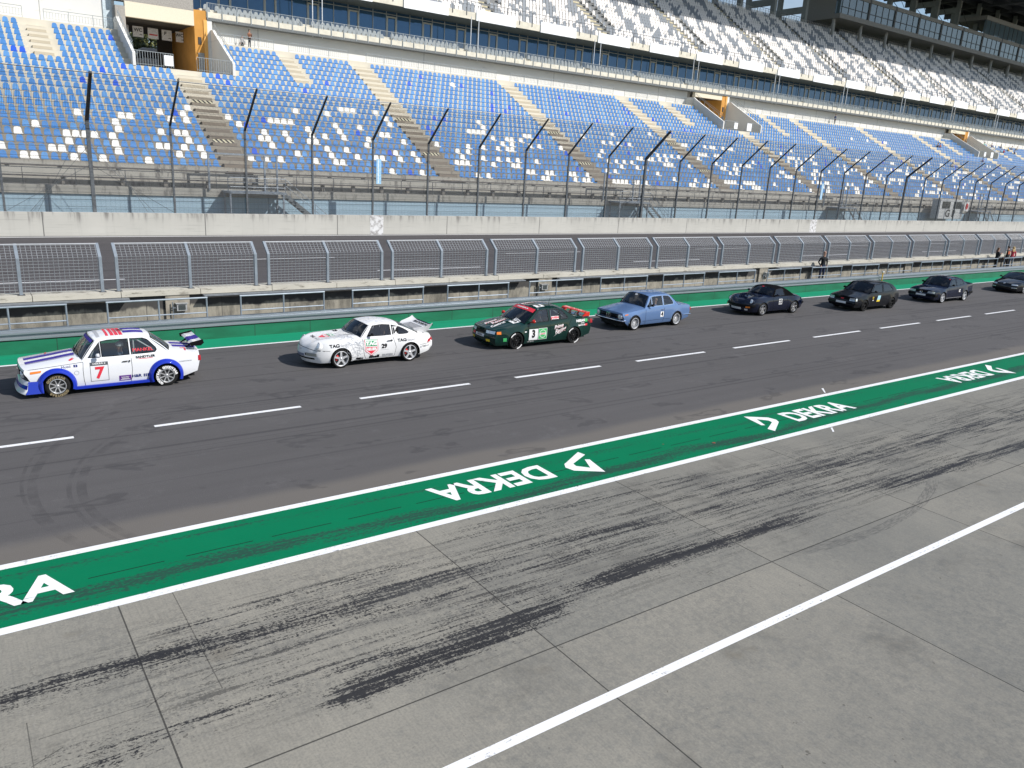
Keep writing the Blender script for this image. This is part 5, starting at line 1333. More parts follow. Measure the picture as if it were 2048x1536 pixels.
rr_ = random.Random(5)
def scribble(ax, x0, x1, y0, y1, n, m, wd=.0026):
    b_all = []
    for i in range(n):
        p = [rr_.uniform(x0, x1), rr_.uniform(y0, y1)]; a = rr_.uniform(0, 6.28); V = []; F = []
        for j in range(7):
            a += rr_.uniform(-1.1, 1.1); q = [p[0]+math.cos(a)*.05, p[1]+math.sin(a)*.045]; nx, ny = -math.sin(a)*wd, math.cos(a)*wd
            o = len(V); V += [(p[0]+nx, p[1]+ny), (q[0]+nx, q[1]+ny), (q[0]-nx, q[1]-ny), (p[0]-nx, p[1]-ny)]; F.append((o, o+1, o+2, o+3)); p = q
        b_all.append((V, F))
    V, F = [], []
    for v, f in b_all: o = len(V); V += v; F += [tuple(o+i for i in q) for q in f]
    c.dec(V, F, ax, m, 'line_drawing', .005)
scribble('side', .18, .68, .30, .78, 34, LIN); scribble('top', .1, .45, -.62, -.2, 22, LIN); scribble('top', 1.05, 1.8, -.4, .4, 26, LIN, .002); scribble('top', -.5, .0, -.5, .5, 6, LIN, .002)
c.mirror(.98, .87, BLK, .8)
b = MB(); b.tube((1.50, -.822, .715), (1.62, -.826, .72), .012, 6); b.tube((1.63, -.80, .72), (1.66, -.835, .72), .02, 8); b.build('door_handle', BLK, c.root)
# whale tail
w_ = bpy.data.objects.new('rear_spoiler', None); COL.objects.link(w_); w_.parent = c.root
b = MB(); n = 14; vs = []
for i in range(n+1):
    s = -1+2*i/n; a = abs(s); up = .10*a**6; y = s*.66
    vs += [(2.42+.08*a, y*.80, .93-.06*a), (2.75, y*.96, .93+up*.5), (3.05, y, .965+up), (3.20-.05*a**4, y, 1.03+up), (3.21-.05*a**4, y, 1.0+up), (3.02, y*.97, .89), (2.80, y*.80, .80)]
b.add(vs, [(i*7+j, i*7+j+1, i*7+j+8, i*7+j+7) for i in range(n) for j in range(6)]); b.add(vs[:7], [tuple(range(7))]); b.add(vs[-7:], [tuple(range(6, -1, -1))]); b.build('spoiler_tray', WP2, w_, 35)
b = MB()
for i in range(7): b.box(2.62+.05*i, 2.64+.05*i, -.38, .38, .936+.004*i, .948+.004*i)
b.build('engine_grille', GYS, w_); b = MB(); b.box(3.185, 3.215, -.60, .60, 1.025, 1.045); b.build('spoiler_lip', BLK, w_)
vs, fs = text_mesh('PORSCHE', .15, .006, 1.3); b = MB(); b.add([(3.08+v[1]*.9, -v[0]*-1, .985+v[1]*.22+.006) for v in vs], fs) if 0 else b.add([(3.09+v[1]*.8, v[0], 1.0+v[1]*.2) for v in vs], fs); b.build('lettering', BKM, w_)
car29 = c
# ---- car 3: dark green race saloon
DG = paint('dark_green_paint', (.001, .022, .017)); CGR = mat('sticker_light_green', (.05, .40, .12), .4, 0, 0); YEL = mat('sticker_yellow', (.75, .55, .03), .4, 0, 0)
REDP = paint('red_trim_paint', (.55, .03, .02))
c = Car(dict(name='race_car', X=15.52, Y=20.94+.86, rz=0., label='dark green race saloon with number 3, red mirrors and red rear wing', group=GRP, paint=DG, wb=2.55, R=.29, Ra=.335, sill=.16,
    xf=-.90, xr=3.48, nosebow=.16, tailbow=.12, np=2.4, zb=.18, zfb=.15, zrb=.28, flare=.03,
    hw=[(-.76, .72), (-.4, .80), (.4, .83), (1.6, .835), (2.7, .82), (3.36, .74)], sh=[(-.74, .665), (-.3, .745), (.4, .82), (1.5, .85), (2.5, .90), (3.36, .885)],
    roof=[(.6, 1.2), (.98, 1.275), (1.4, 1.315), (1.8, 1.305), (2.1, 1.25), (2.3, 1.15)], front=[(0, 0), (.25, -.03), (.5, -.07), (.8, -.06), (1, -.0)], rear=[(0, 0), (.3, .03), (.6, .05), (1, .0)],
    w0=.36, w1=.98, r1=2.10, r0=2.66, wbow=.14, rbow=.12, lean=.32, shelf=.02,
    windows=[[(.62, .865), (.98, 1.215), (1.05, 1.25), (1.40, 1.27), (1.40, .885)], [(1.48, .89), (1.48, 1.27), (1.80, 1.265), (1.90, 1.24), (1.90, .905)], [(1.95, .91), (1.95, 1.22), (2.06, 1.18), (2.28, .96), (2.24, .92)]],
    hoodcrown=lambda u: .03+.05*u, deckcrown=lambda u: .05-.02*u, roofcrown=.055, yo=.83, rr=.22, tw=.2, style='ten', rim=BRM, arcs=True,
    cage=mat('cage_pale', (.45, .5, .5), .4, 0, 0), glass=glass('glass_green_car', (.5, .56, .55), .05),
    lines=[[(.50, .80), (.50, .5), (.56, .20)], [(1.44, .85), (1.45, .5), (1.44, .20)], [(2.10, .62), (2.30, .70), (2.42, .88)], [(-.70, .52), (-.35, .505)]]))
for s in (-1, 1):
    c.decal([(s*.30, .545), (s*.66, .545), (s*.66, .645), (s*.30, .635)], 'front', LMP, 'headlight', .008)
    c.decal([(s*.35, .27), (s*.52, .27), (s*.52, .35), (s*.35, .35)], 'front', YEL, 'fog_lamp', .006)
c.decal([(-.27, .53), (.27, .53), (.27, .62), (-.27, .62)], 'front', BLK, 'grille', .006); c.decal([(-.5, .20), (.5, .20), (.5, .255), (-.5, .255)], 'front', BLK, 'air_intake', .005)
c.decal([(-.755, .555), (-.60, .545), (-.60, .645), (-.75, .635)], 'side', AMB, 'indicator', .007)
c.rect(-.25, .25, .40, .49, 'front', WHM, 'number_plate', .008); c.text('NISSAN', 0, .445, .06, 'front', BKM, mir=-1, off=.011); c.rect(.30, .52, .42, .50, 'front', RDM, 'sticker', .008)
c.rect(-.52, -.40, .30, .42, 'side', CGR, 'sticker')
c.rect(.53, .91, .265, .655, 'side', WHM, 'number_panel'); c.text('3', .72, .475, .26, 'side', BKM, bold=.07, off=.008, sx=.8)
c.rect(.93, 1.31, .265, .665, 'side', WHM, 'sticker'); c.rect(.945, 1.295, .28, .65, 'side', CGR, 'sticker', .006); c.lathe_part('emblem', (1.12, -(c.ylow(1.12, .465)+.008), .465), (0, -1, 0), [(.125, 0), (.145, 0)], WHM, 26); c.rect(.99, 1.25, .43, .50, 'side', WHM, 'sticker', .009); c.text('Castrol', 1.12, .465, .05, 'side', RDM, .05, off=.013, bold=.05)
for dx, dz, m_, o_ in ((.007, -.007, RDM, .005), (0, 0, WHM, .008)):
    c.text('Prime', 1.84+dx, .68+dz, .125, 'side', m_, .20, shear=.35, bold=.03, off=o_); c.text('Racing', 1.92+dx, .545+dz, .135, 'side', m_, .24, shear=.35, bold=.03, off=o_)
c.decal([(1.62, .32), (1.78, .43), (1.86, .41), (2.05, .50), (1.86, .435), (1.78, .455)], 'side', WHM, 'marking')
c.text('NISSAN', 2.86, .80, .085, 'side', WHM, .0, sx=1.1, bold=.07); c.rect(3.08, 3.22, .74, .85, 'side', CGR, 'sticker'); c.rect(2.86, 3.05, .70, .72, 'side', WHM); c.text('KENWOOD', 2.92, .635, .05, 'side', WHM, sx=1.0, bold=.05); c.rect(3.07, 3.22, .60, .67, 'side', RDM, 'sticker')
c.rect(1.53, 1.86, .93, 1.03, 'side', WHM, 'sticker', .006); c.text('JANSEN', 1.69, .98, .07, 'side', RDM, off=.010, bold=.06)
c.text('MICHELIN', .62, .215, .035, 'side', WHM, .03, sx=1.3, bold=0.); c.rect(.18+.16, .42, .56, .60, 'side', WHM, 'sticker')
c.rect(-.60, -.38, -.30, .34, 'top', WHM, 'sticker') if 0 else None
c.text('Castrol', -.42, -.28, .15, 'top', WHM, .12-math.pi/2+math.pi/2, bold=.05, shear=.2)
for dx, m_, o_ in ((.012, RDM, .005), (0, WHM, .008)):
    c.text('Prime', -.42+dx, .18-dx, .16, 'top', m_, .15, shear=.35, bold=.03, off=o_); c.text('Racing', -.22+dx, .0-dx, .17, 'top', m_, .15, shear=.35, bold=.03, off=o_)
    c.text('Prime Racing', 1.55+dx, .30-dx, .17, 'top', m_, .08, shear=.3, bold=.03, off=o_)
c.rect(.02, .34, -.56, -.26, 'top', WHM, 'number_panel'); c.text('3', .18, -.41, .22, 'top', BKM, .1, off=.008, bold=.06); c.rect(1.08, 1.42, -.46, -.20, 'top', WHM, 'number_panel'); c.text('3', 1.25, -.33, .2, 'top', BKM, .1, off=.008, bold=.06)
V, F = patch([(-.93, .74), (.93, .74), (.93, .96), (-.93, .96)], [], .1); screen_decal(c, V, F, RDM, 'sun_strip', c.wsf)
vs, fs = text_mesh('PRIMERA', .26, .012, 1.); b = MB(); b.add([tuple(Vector(c.wsf(-v[0], .85+v[1]*.36))+Vector((-.013, 0, .011))) for v in vs], fs); b.build('lettering', WHM, c.root)
c.mirror(.62, .865, REDP, 1.15)
w_ = bpy.data.objects.new('rear_wing', None); COL.objects.link(w_); w_.parent = c.root
b = MB(); b.prism([(3.14, 1.03), (3.20, 1.06), (3.34, 1.07), (3.36, 1.045), (3.2, 1.03)], -.64, .64); b.build('wing_blade', REDP, w_)
for s in (-1, 1): b = MB(); b.prism([(3.04, .92), (3.18, 1.06), (3.37, 1.07), (3.36, .92)], s*.66-.02, s*.66+.02); b.build('end_plate', REDP, w_); b = MB(); b.prism([(3.12, .93), (3.22, 1.04), (3.28, 1.04), (3.22, .93)], s*.22-.015, s*.22+.015); b.build('strut', REDP, w_)
b = MB(); b.tube((1.95, 0, 1.36), (2.02, 0, 1.56), .008, 5); b.build('aerial', BLK, c.root)
c.decal([(-.74, .66), (-.5, .66), (-.5, .80), (-.74, .80)], 'rear', RED, 'taillight', .006); c.decal([(3.38, .68), (3.47, .68), (3.46, .82), (3.36, .82)], 'side', RED, 'taillight', .006)
car3 = c
# ---- blue saloon
BP = paint('steel_blue_paint', (.11, .19, .36), .35, .22)
c = Car(spec2002(name='saloon_car', X=21.9, Y=21.76+.83, rz=.045, label='steel blue two-door saloon with silver dished wheels and a small number on the door', group=GRP, paint=BP, style='dish', rim=SIL, rr=.215, R=.285, Ra=.325, sill=.19, yo=.80, flare=.012, seal=BLK, winseal=CHR,
    lines=[[(.60, .80), (.585, .6), (.59, .36), (.62, .2)], [(1.69, .86), (1.70, .5), (1.66, .22)], [(.42, .33), (1.3, .345), (2.08, .335)], [(2.46, .86), (2.42, .93)]]))
c.decal([(-.52, .475), (.52, .475), (.52, .655), (-.52, .655)], 'front', BLK, 'grille', .005)
for j in range(4): c.rect(-.52, .52, .50+.04*j, .507+.04*j, 'front', CHR, 'grille_bar', .008)
for s in (-1, 1):
    c.lathe_part('headlight', (-.695, s*.60, .565), (-1, 0, .0), [(.0, .035), (.06, .03), (.085, .01), (.088, -.03)], LMP); c.lathe_part('bezel', (-.695, s*.60, .565), (-1, 0, .0), [(.086, .015), (.10, .015), (.105, -.03)], CHR)
    b = MB(); b.box(-.745, -.70, s*.055-.04, s*.055+.04, .46, .66); b.build('kidney_grille', CHR, c.root); b = MB(); b.box(-.75, -.744, s*.055-.026, s*.055+.026, .475, .645); b.build('kidney_insert', BLK, c.root)
    lathe_b = MB()
    for ax in (0, 2.5): lathe(lathe_b, [(.33, .0), (.345, .012), (.352, .0)], ax, .285, s*(c.ylow(ax, .285+.33)+.002), s, 26, .05, math.pi-.05)
    lathe_b.build('arch_trim', CHR, c.root, 40)
c.bumper(.385, .45, .07, CHR, 'front', .12); c.bumper(.40, .46, .06, CHR, 'rear', .45); c.bumper(.37, .39, .075, BLK, 'front', .1, 'bumper_strip')
c.rect(-.27, .27, .25, .36, 'front', WHM, 'number_plate', .012); c.text('DB-02', 0, .305, .07, 'front', BKM, mir=-1, off=.02, bold=.04) if 0 else None
c.rect(1.47, 1.66, .44, .66, 'side', WHM, 'number_panel'); c.text('4', 1.565, .55, .17, 'side', BKM, bold=.06, off=.007)
c.decal([(-.55, .62), (-.55, .66), (-.38, .675), (-.40, .64)], 'side', AMB, 'indicator', .008)
c.mirror(.90, .875, BLK, .9); b = MB(); b.tube((1.50, -.81, .745), (1.64, -.815, .75), .012, 6); b.build('door_handle', CHR, c.root)
V, F = patch([(-.12, .78), (.10, .78), (.10, .90), (-.12, .90)], [], .1); screen_decal(c, V, F, WHM, 'windscreen_sticker', c.wsf)
c.decal([(3.36, .60), (3.42, .60), (3.42, .72), (3.36, .72)], 'side', RED, 'taillight', .006); car4 = c
# ---- black soft top convertible
NB = paint('black_car_paint', (.0015, .004, .016)); SOFT = mat('soft_top_cloth', (.004, .004, .005), .95, 0, .1, 20, True, spec=.05)
c = Car(spec911(name='convertible', X=30.28, Y=22.0+.80, rz=-.005, label='black soft-top convertible with round headlights and number 22 on the door', group=GRP, paint=NB, style='fuchs', rim=mat('fuchs_rim', (.42, .42, .43), .25, .8, 0), R=.30, roof_mat=SOFT, fast=False,
    windows=[[(.84, .875), (1.06, 1.15), (1.36, 1.175), (1.56, 1.16), (1.60, .875)]], r1=1.75, r0=2.28, roof=[(.7, 1.1), (1.02, 1.18), (1.4, 1.215), (1.75, 1.165), (2.1, 1.02)], rwin=(.25, .2, .85), glass=GLD,
    wsin=(.03, .02, .97), lines=[[(.70, .83), (.70, .6), (.74, .35), (.80, .22)], [(1.75, .22), (1.80, .5), (1.69, .86)]]))
lamp911(c, NB); c.bumper(.40, .53, .08, BLK, 'front', .12); c.bumper(.42, .54, .06, BLK, 'rear', .2)
c.rect(-.27, .27, .28, .38, 'front', WHM, 'number_plate', .014)
for s in (-1, 1): c.decal([(s*.45, .40), (s*.60, .40), (s*.60, .45), (s*.45, .45)], 'front', AMB, 'indicator', .10); c.decal([(s*.40, .26), (s*.52, .26), (s*.52, .33), (s*.40, .33)], 'front', LMP, 'fog_lamp', .02)
c.rect(1.12, 1.36, .48, .73, 'side', WHM, 'number_panel'); c.text('22', 1.24, .605, .18, 'side', BKM, bold=.06, off=.007, sx=.85)
c.mirror(.90, .87, NB, .9); V, F = patch([(-.1, .88), (.08, .88), (.08, .97), (-.1, .97)], [], .1); screen_decal(c, V, F, RDM, 'windscreen_sticker', c.wsf); car22 = c
# ---- black hatchback
MBK = mat('matt_black_paint', (.0045, .0055, .009), .32, .1, 0, 1, True, 0, .6, .06)
c = Car(dict(name='hatchback', X=36.9, Y=20.91+.80, rz=.0, label='matt black three-door hatchback with rectangular lamps and a yellow and blue door sticker', group=GRP, paint=MBK, wb=2.514, R=.28, Ra=.325, sill=.2,
    xf=-.80, xr=3.22, nosebow=.05, tailbow=.06, np=3., zb=.2, zfb=.20, zrb=.3, flare=.02,
    hw=[(-.75, .72), (-.4, .775), (.5, .795), (1.6, .80), (2.6, .79), (3.16, .73)], sh=[(-.75, .70), (-.2, .77), (.4, .84), (1.6, .87), (2.6, .90), (3.16, .88)],
    roof=[(.5, 1.2), (.90, 1.285), (1.4, 1.325), (2.0, 1.32), (2.4, 1.27), (2.9, 1.02), (3.08, .90)], front=[(0, 0), (.3, .0), (.5, -.04), (.8, -.05), (1, .03)], rear=[(0, 0), (.5, .03), (1, -.02)],
    w0=.40, w1=.92, r1=2.38, r0=3.0, fast=True, wbow=.10, rbow=.06, lean=.28, shelf=.02, rwin=(.1, .08, .92), glass=GLD,
    windows=[[(.66, .90), (.92, 1.23), (1.2, 1.28), (1.58, 1.285), (1.58, .905)], [(1.68, .91), (1.68, 1.28), (2.18, 1.265), (2.30, 1.22), (2.56, .98), (2.52, .93)]],
    hoodcrown=lambda u: .03+.04*u, deckcrown=lambda u: .02, roofcrown=.055, yo=.80, rr=.20, tw=.19, style='five', rim=BRM,
    lines=[[(.52, .82), (.52, .5), (.56, .22)], [(1.63, .88), (1.64, .5), (1.60, .22)]]))
for s in (-1, 1): c.decal([(s*.42, .52), (s*.68, .52), (s*.68, .66), (s*.42, .66)], 'front', LMP, 'headlight', .008)
c.rect(-.38, .38, .54, .65, 'front', BLK, 'grille', .005); c.rect(-.10, .06, .57, .62, 'front', RDM, 'emblem', .009); c.rect(-.27, .27, .36, .46, 'front', WHM, 'number_plate', .01); c.bumper(.33, .47, .035, BLK, 'front', .15)
c.decal([(-.76, .53), (-.64, .53), (-.64, .66), (-.74, .66)], 'side', LMP, 'indicator', .008)
c.decal([(1.0, .44), (1.28, .44), (1.36, .74), (1.10, .74)], 'side', mat('sticker_sky_blue', (.35, .60, .70), .4, 0, 0), 'sticker'); c.decal([(1.0, .44), (1.28, .44), (1.305, .53), (1.03, .53)], 'side', YEL, 'sticker', .006)
for z_ in (.52, .60, .68): c.rect(.62, .74, z_-.015, z_+.015, 'side', YEL if z_ > .55 else WHM, 'sticker')
c.mirror(.70, .89, BLK, 1.); carH = c
# ---- black saloon
BNB = paint('blue_black_paint', (.002, .006, .022))
c = Car(dict(name='saloon_car', X=44.6, Y=20.86+.81, rz=.0, label='blue-black four-door saloon with silver wheels and a white number on its rear door', group=GRP, paint=BNB, wb=2.51, R=.295, Ra=.335, sill=.2,
    xf=-.84, xr=3.48, nosebow=.10, tailbow=.06, np=2.8, zb=.2, zfb=.18, zrb=.3, flare=.03,
    hw=[(-.75, .73), (-.4, .79), (.5, .805), (1.6, .81), (2.6, .80), (3.42, .74)], sh=[(-.75, .665), (-.2, .745), (.5, .81), (1.6, .86), (2.5, .925), (3.42, .955)],
    roof=[(.6, 1.2), (1.02, 1.27), (1.5, 1.305), (1.9, 1.30), (2.15, 1.25), (2.4, 1.15)], front=[(0, 0), (.3, -.0), (.5, -.04), (.8, -.05), (1, .03)], rear=[(0, 0), (.5, -.01), (1, -.04)],
    w0=.52, w1=1.02, r1=2.12, r0=2.70, wbow=.11, rbow=.08, lean=.30, shelf=.02, glass=GLD,
    windows=[[(.78, .885), (1.05, 1.21), (1.45, 1.265), (1.45, .90)], [(1.52, .905), (1.52, 1.265), (1.95, 1.25), (2.15, 1.19), (2.32, 1.02), (2.30, .97)]],
    hoodcrown=lambda u: .04+.03*u, deckcrown=lambda u: .03, roofcrown=.05, yo=.81, rr=.225, tw=.19, style='five', rim=SIL,
    lines=[[(.60, .80), (.60, .5), (.66, .22)], [(1.48, .85), (1.48, .5), (1.48, .22)], [(-.60, .47), (-.35, .47)], [(.36, .46), (1.2, .47), (2.15, .48)]]))
for s in (-1, 1): c.decal([(s*.34, .53), (s*.70, .53), (s*.70, .64), (s*.34, .64)], 'front', LMP, 'headlight', .008)
c.rect(-.30, .30, .53, .64, 'front', BLK, 'grille', .005); c.lathe_part('emblem', (-.86, 0, .58), (-1, 0, 0), [(.05, .01), (.075, .02)], CHR, 16); c.rect(-.27, .27, .37, .46, 'front', WHM, 'number_plate', .01); c.bumper(.34, .50, .04, BLK, 'front', .2); c.bumper(.38, .54, .04, BLK, 'rear', .4)
c.rect(1.66, 1.90, .48, .76, 'side', BKM, 'number_panel'); c.text('62', 1.78, .62, .17, 'side', WHM, bold=.06, off=.008, sx=.8); c.rect(.36, 2.15, .235, .26, 'side', SIL, 'sill_trim')
c.mirror(.85, .885, BLK, 1.); V, F = patch([(-.93, .86), (-.86, .86), (-.86, .95), (-.93, .95)], [], .1); screen_decal(c, V, F, RDM, 'windscreen_sticker', c.wsf); carA = c
# ---- last black coupe at the edge
c = Car(dict(name='coupe', X=55.2, Y=20.95+.85, rz=.0, label='low black wedge-nosed coupe cut off by the right edge of the photo', group=GRP, paint=paint('deep_black_paint', (.002, .003, .006)), wb=2.4, R=.29, Ra=.33, sill=.16,
    xf=-1.0, xr=3.3, nosebow=.22, tailbow=.12, np=2.2, zb=.16, zfb=.15, zrb=.28, flare=.02,
    hw=[(-.8, .74), (-.4, .82), (.5, .84), (1.6, .85), (2.6, .85), (3.2, .78)], sh=[(-.78, .58), (-.2, .69), (.4, .76), (1.4, .80), (2.4, .84), (3.18, .84)],
    roof=[(.3, 1.), (.95, 1.12), (1.3, 1.145), (1.7, 1.13), (2.1, 1.06), (2.6, .93)], front=[(0, 0), (.3, -.05), (.6, -.07), (1, .0)], rear=[(0, 0), (.5, .03), (1, .0)],
    w0=.22, w1=.95, r1=1.75, r0=2.62, fast=True, wbow=.16, rbow=.1, lean=.40, shelf=.02, glass=GLD, windows=[[(.55, .81), (.95, 1.07), (1.45, 1.10), (1.55, .835)], [(1.62, .84), (1.55, 1.09), (2.0, 1.02), (2.25, .90)]],
    hoodcrown=lambda u: .03+.04*u, deckcrown=lambda u: .03, roofcrown=.05, yo=.83, rr=.22, tw=.2, style='five', rim=GRM, lines=[[(.45, .75), (.45, .4), (.5, .2)], [(1.6, .80), (1.6, .2)]]))
for s in (-1, 1):
    c.decal([(s*.42, .50), (s*.72, .50), (s*.72, .565), (s*.42, .575)], 'front', LMP, 'headlight', .008); c.decal([(s*.45, .33), (s*.72, .33), (s*.72, .37), (s*.45, .37)], 'front', LMP, 'fog_lamp', .006)
c.lathe_part('emblem', (-1.0, 0, .60), (-.8, 0, .6), [(.0, .01), (.05, .01), (.055, 0)], SIL, 14); c.mirror(.55, .79, BLK, 1.); carZ = c

# ------------------------------------------------------------------ people
SKIN = mat('skin', (.48, .27, .19), .6, 0, .06, 20, True); HAIRD = mat('hair_dark', (.035, .022, .015), .7, 0, .2, 40, True); HAIRG = mat('hair_grey_red', (.35, .22, .17), .7, 0, .2, 40, True); HAIRB = mat('hair_blonde', (.48, .33, .14), .6, 0, .2, 40, True); HAIRBR = mat('hair_brown', (.12, .065, .035), .7, 0, .2, 40, True)
def cloth(n, c_): return mat(n, c_, .85, 0, .1, 15, True)
def skin_body(name, chains, mats, parent=None, sub=1):
    """chains: list of lists of (x,y,z,r); first vertex = root; chain may start with index of existing vertex"""
    vs, es, rs = [], [], []; idx = {}
    for ch in chains:
        prev = None
        for p in ch:
            if isinstance(p, str): prev = idx[p]; continue
            nm = p[4] if len(p) > 4 else None
            vs.append(p[:3]); rs.append(p[3]); k = len(vs)-1
            if nm: idx[nm] = k
            if prev is not None: es.append((prev, k))
            prev = k
    me = bpy.data.meshes.new('sk'); me.from_pydata(vs, es, []); o = bpy.data.objects.new('sk', me); COL.objects.link(o)
    m1 = o.modifiers.new('s', 'SKIN'); 
    if sub: m2 = o.modifiers.new('u', 'SUBSURF'); m2.levels = sub; m2.render_levels = sub
    sv = me.skin_vertices[0].data if me.skin_vertices else None
    if sv is None:
        bm = bmesh.new(); bm.from_mesh(me); bm.verts.layers.skin.verify(); bm.to_mesh(me); bm.free(); sv = me.skin_vertices[0].data
    for i, r in enumerate(rs): rr = r if isinstance(r, tuple) else (r, r); sv[i].radius = rr; sv[i].use_root = (i == 0)
    dg = bpy.context.evaluated_depsgraph_get(); m2 = bpy.data.meshes.new_from_object(o.evaluated_get(dg)); bpy.data.objects.remove(o); m2.name = name
    m2.materials.clear()
    for m_ in mats: m2.materials.append(m_)
    for f in m2.polygons: f.use_smooth = True
    return m2
def seg_d(p, a, b_):
    a, b_ = Vector(a), Vector(b_); ab = b_-a; t_ = max(0, min(1, (p-a).dot(ab)/ab.length_squared)); return (p-a-ab*t_).length
def person(loc, rz, label, top, legs, hair, pose='stand', shoe=None, long=False, arms='down', sleeve=None, group=None, h=1.75, skin=None, cap=None):
    k = h/1.75; shoe = shoe or BLK; skin = skin or SKIN; sleeve = sleeve or top
    if pose == 'sit':
        hip = .46; kn = (-.44, .50); ft = (-.46, .05)
    else: hip = .93
    sz = hip
    ch = [[(0, 0, sz, (.15, .12), 'hip'), (0.0, 0, sz+.18, (.135, .10)), (0, 0, sz+.38, (.17, .115), 'chest'), (0, 0, sz+.50, (.09, .08), 'neck0'), (0, 0, sz+.56, (.052, .055)), (0, -.01, sz+.63, (.068, .082)), (0, -.015, sz+.71, (.078, .095)), (0, 0, sz+.78, (.062, .075))]]
    bones = []
    for s in (-1, 1):
        if arms == 'down': ap = [(s*.20, 0, sz+.44), (s*.25, .02, sz+.17), (s*.23, -.05, sz-.06)]
        elif arms == 'pocket': ap = [(s*.20, 0, sz+.44), (s*.29, .05, sz+.18), (s*.20, -.08, sz-.0)]
        elif arms == 'lap': ap = [(s*.19, 0, sz+.42), (s*.24, -.06, sz+.18), (s*.12, -.28, sz+.12)]
        elif arms == 'wheel': ap = [(s*.19, 0, sz+.42), (s*.24, -.20, sz+.22), (s*.15, -.42, sz+.30)]
        elif arms == 'phone': ap = [(s*.20, 0, sz+.44), (s*.25, -.04, sz+.18), (s*.08, -.22, sz+.36)]
        ha = Vector(ap[2]); dr = (ha-Vector(ap[1])).normalized()
        ch.append(['chest', (*ap[0], .062), (*ap[1], .047), (*ap[2], .034), (*(ha+dr*.05), (.040, .020), 'palm%d' % s)])
        side = Vector((-dr.y, dr.x, 0)); side = side.normalized() if side.length > .1 else Vector((0, 1, 0))
        for q in range(4): e0 = ha+dr*.075+side*(.022*(q-1.5)); e1 = ha+dr*(.15-.012*abs(q-1.3))+side*(.024*(q-1.5)); ch.append(['palm%d' % s, (*e0, .010), (*e1, .008)])
        ch.append(['palm%d' % s, (*(ha+dr*.05-side*.045), .011), (*(ha+dr*.09-side*.055), .009)])
        bones.append(ap)
        if pose == 'sit': lp_ = [(s*.10, -.04, sz), (s*.13, -.44, sz+.04), (s*.13, -.46, .10), (s*.13, -.58, .05)]
        if pose == 'sit' and arms == 'wheel': lp_ = [(s*.10, -.04, sz), (s*.14, -.42, sz+.12), (s*.12, -.78, .30), (s*.12, -.86, .38)]
        else: lp_ = [(s*.09, 0, sz-.08), (s*.11, -.01, .50), (s*.12, .02, .09), (s*.13, -.13, .045)]
        ch.append(['hip', (*lp_[0], .095), (*lp_[1], .062), (*lp_[2], .045), (*lp_[3], (.045, .032))])
    me = skin_body('person', ch, [top, legs, shoe, skin, sleeve])
    for f in me.polygons:
        p = f.center; mi = 0
        if p.z > sz+.535: mi = 3
        elif p.z < .11 : mi = 2
        elif p.z < sz+.04 and min(seg_d(p, a[1], a[2]) for a in bones) > .075: mi = 1
        if pose == 'sit' and p.z < sz+.12 and p.y < -.10 and min(seg_d(p, a[1], a[2]) for a in bones) > .06: mi = 1 if (p.z > .11 and p.y > -.74) else 2
        for a in bones:
            e = Vector(a[2]); d = (e-Vector(a[1])).normalized()
            if (p-e).dot(d) > -.01 and seg_d(p, e, e+d*.2) < .065: mi = 3
            elif mi == 0 and abs(p.x) > .19 and seg_d(p, a[0], a[1]) < .08: mi = 4
            elif mi == 0 and seg_d(p, a[1], a[2]) < .06: mi = 4
        f.material_index = mi
    o = link('person', me, None, loc); o.rotation_euler = (0, 0, rz); o.scale = (k, k, k); tag(o, label, 'person', group)
    b = MB(); hz = sz+.73; hy = .0
    def cap_(rx, ry, rz_, lo, front):
        n, m = 14, 8; vs = []
        for j in range(m+1):
            t_ = j/m*lo
            for i in range(n):
                a = 2*math.pi*i/n; cut = 1. if math.sin(a) > -.25 else front
                tt = t_*cut; vs.append((rx*math.sin(tt)*math.cos(a), hy+ry*math.sin(tt)*math.sin(a), hz+rz_*math.cos(tt)))
        b.add(vs, [(j*n+i, j*n+(i+1) % n, (j+1)*n+(i+1) % n, (j+1)*n+i) for j in range(m) for i in range(n)])
    if cap: cap_(.098, .112, .098, 1.9, .95)
    else: cap_(.090, .106, .098, 1.95, .62)
    if long: b.add([(-.085, .02, hz), (.085, .02, hz), (.10, .10, hz-.12), (-.10, .10, hz-.12), (-.09, .11, hz-.30), (.09, .11, hz-.30), (0, .13, hz-.05)], [(0, 1, 2, 3), (3, 2, 5, 4), (0, 6, 1)])
    b.build('hair' if not cap else 'cap', cap or hair, o, 60)
    b = MB()
    for s in (-1, 1): b.tube((s*.030, -.098, hz-.012), (s*.030, -.106, hz-.012), .010, 6)
    b.build('eyes', HAIRD, o); b = MB(); b.add([(0, -.103, hz-.0), (-.013, -.100, hz-.045), (.013, -.100, hz-.045), (0, -.122, hz-.042)], [(0, 1, 3), (0, 3, 2), (1, 2, 3)])
    b.box(-.022, .022, -.099, -.093, hz-.078, hz-.07); b.build('nose_and_mouth', skin, o)
    return o
JKB = cloth('jacket_black', (.005, .006, .009)); JNS = cloth('jeans_navy', (.018, .03, .07)); BLKC = cloth('black_trousers', (.005, .005, .007)); JNG = cloth('jeans_grey_blue', (.12, .15, .19)); CRM = cloth('cream_sleeve', (.68, .63, .52)); RDC = cloth('red_jacket', (.42, .04, .06)); BRJ = cloth('brown_jacket', (.26, .12, .07))
p_ = person((42.2, 26.95, .36), -.35, 'balding man in black jacket and dark jeans standing alone on the walkway', JKB, JNS, HAIRG, arms='pocket', h=1.80)
person((64.6, 26.9, .36), .9, 'woman with long brown hair and black coat beside the walkway railing', JKB, BLKC, HAIRBR, long=True, arms='phone', h=1.70)
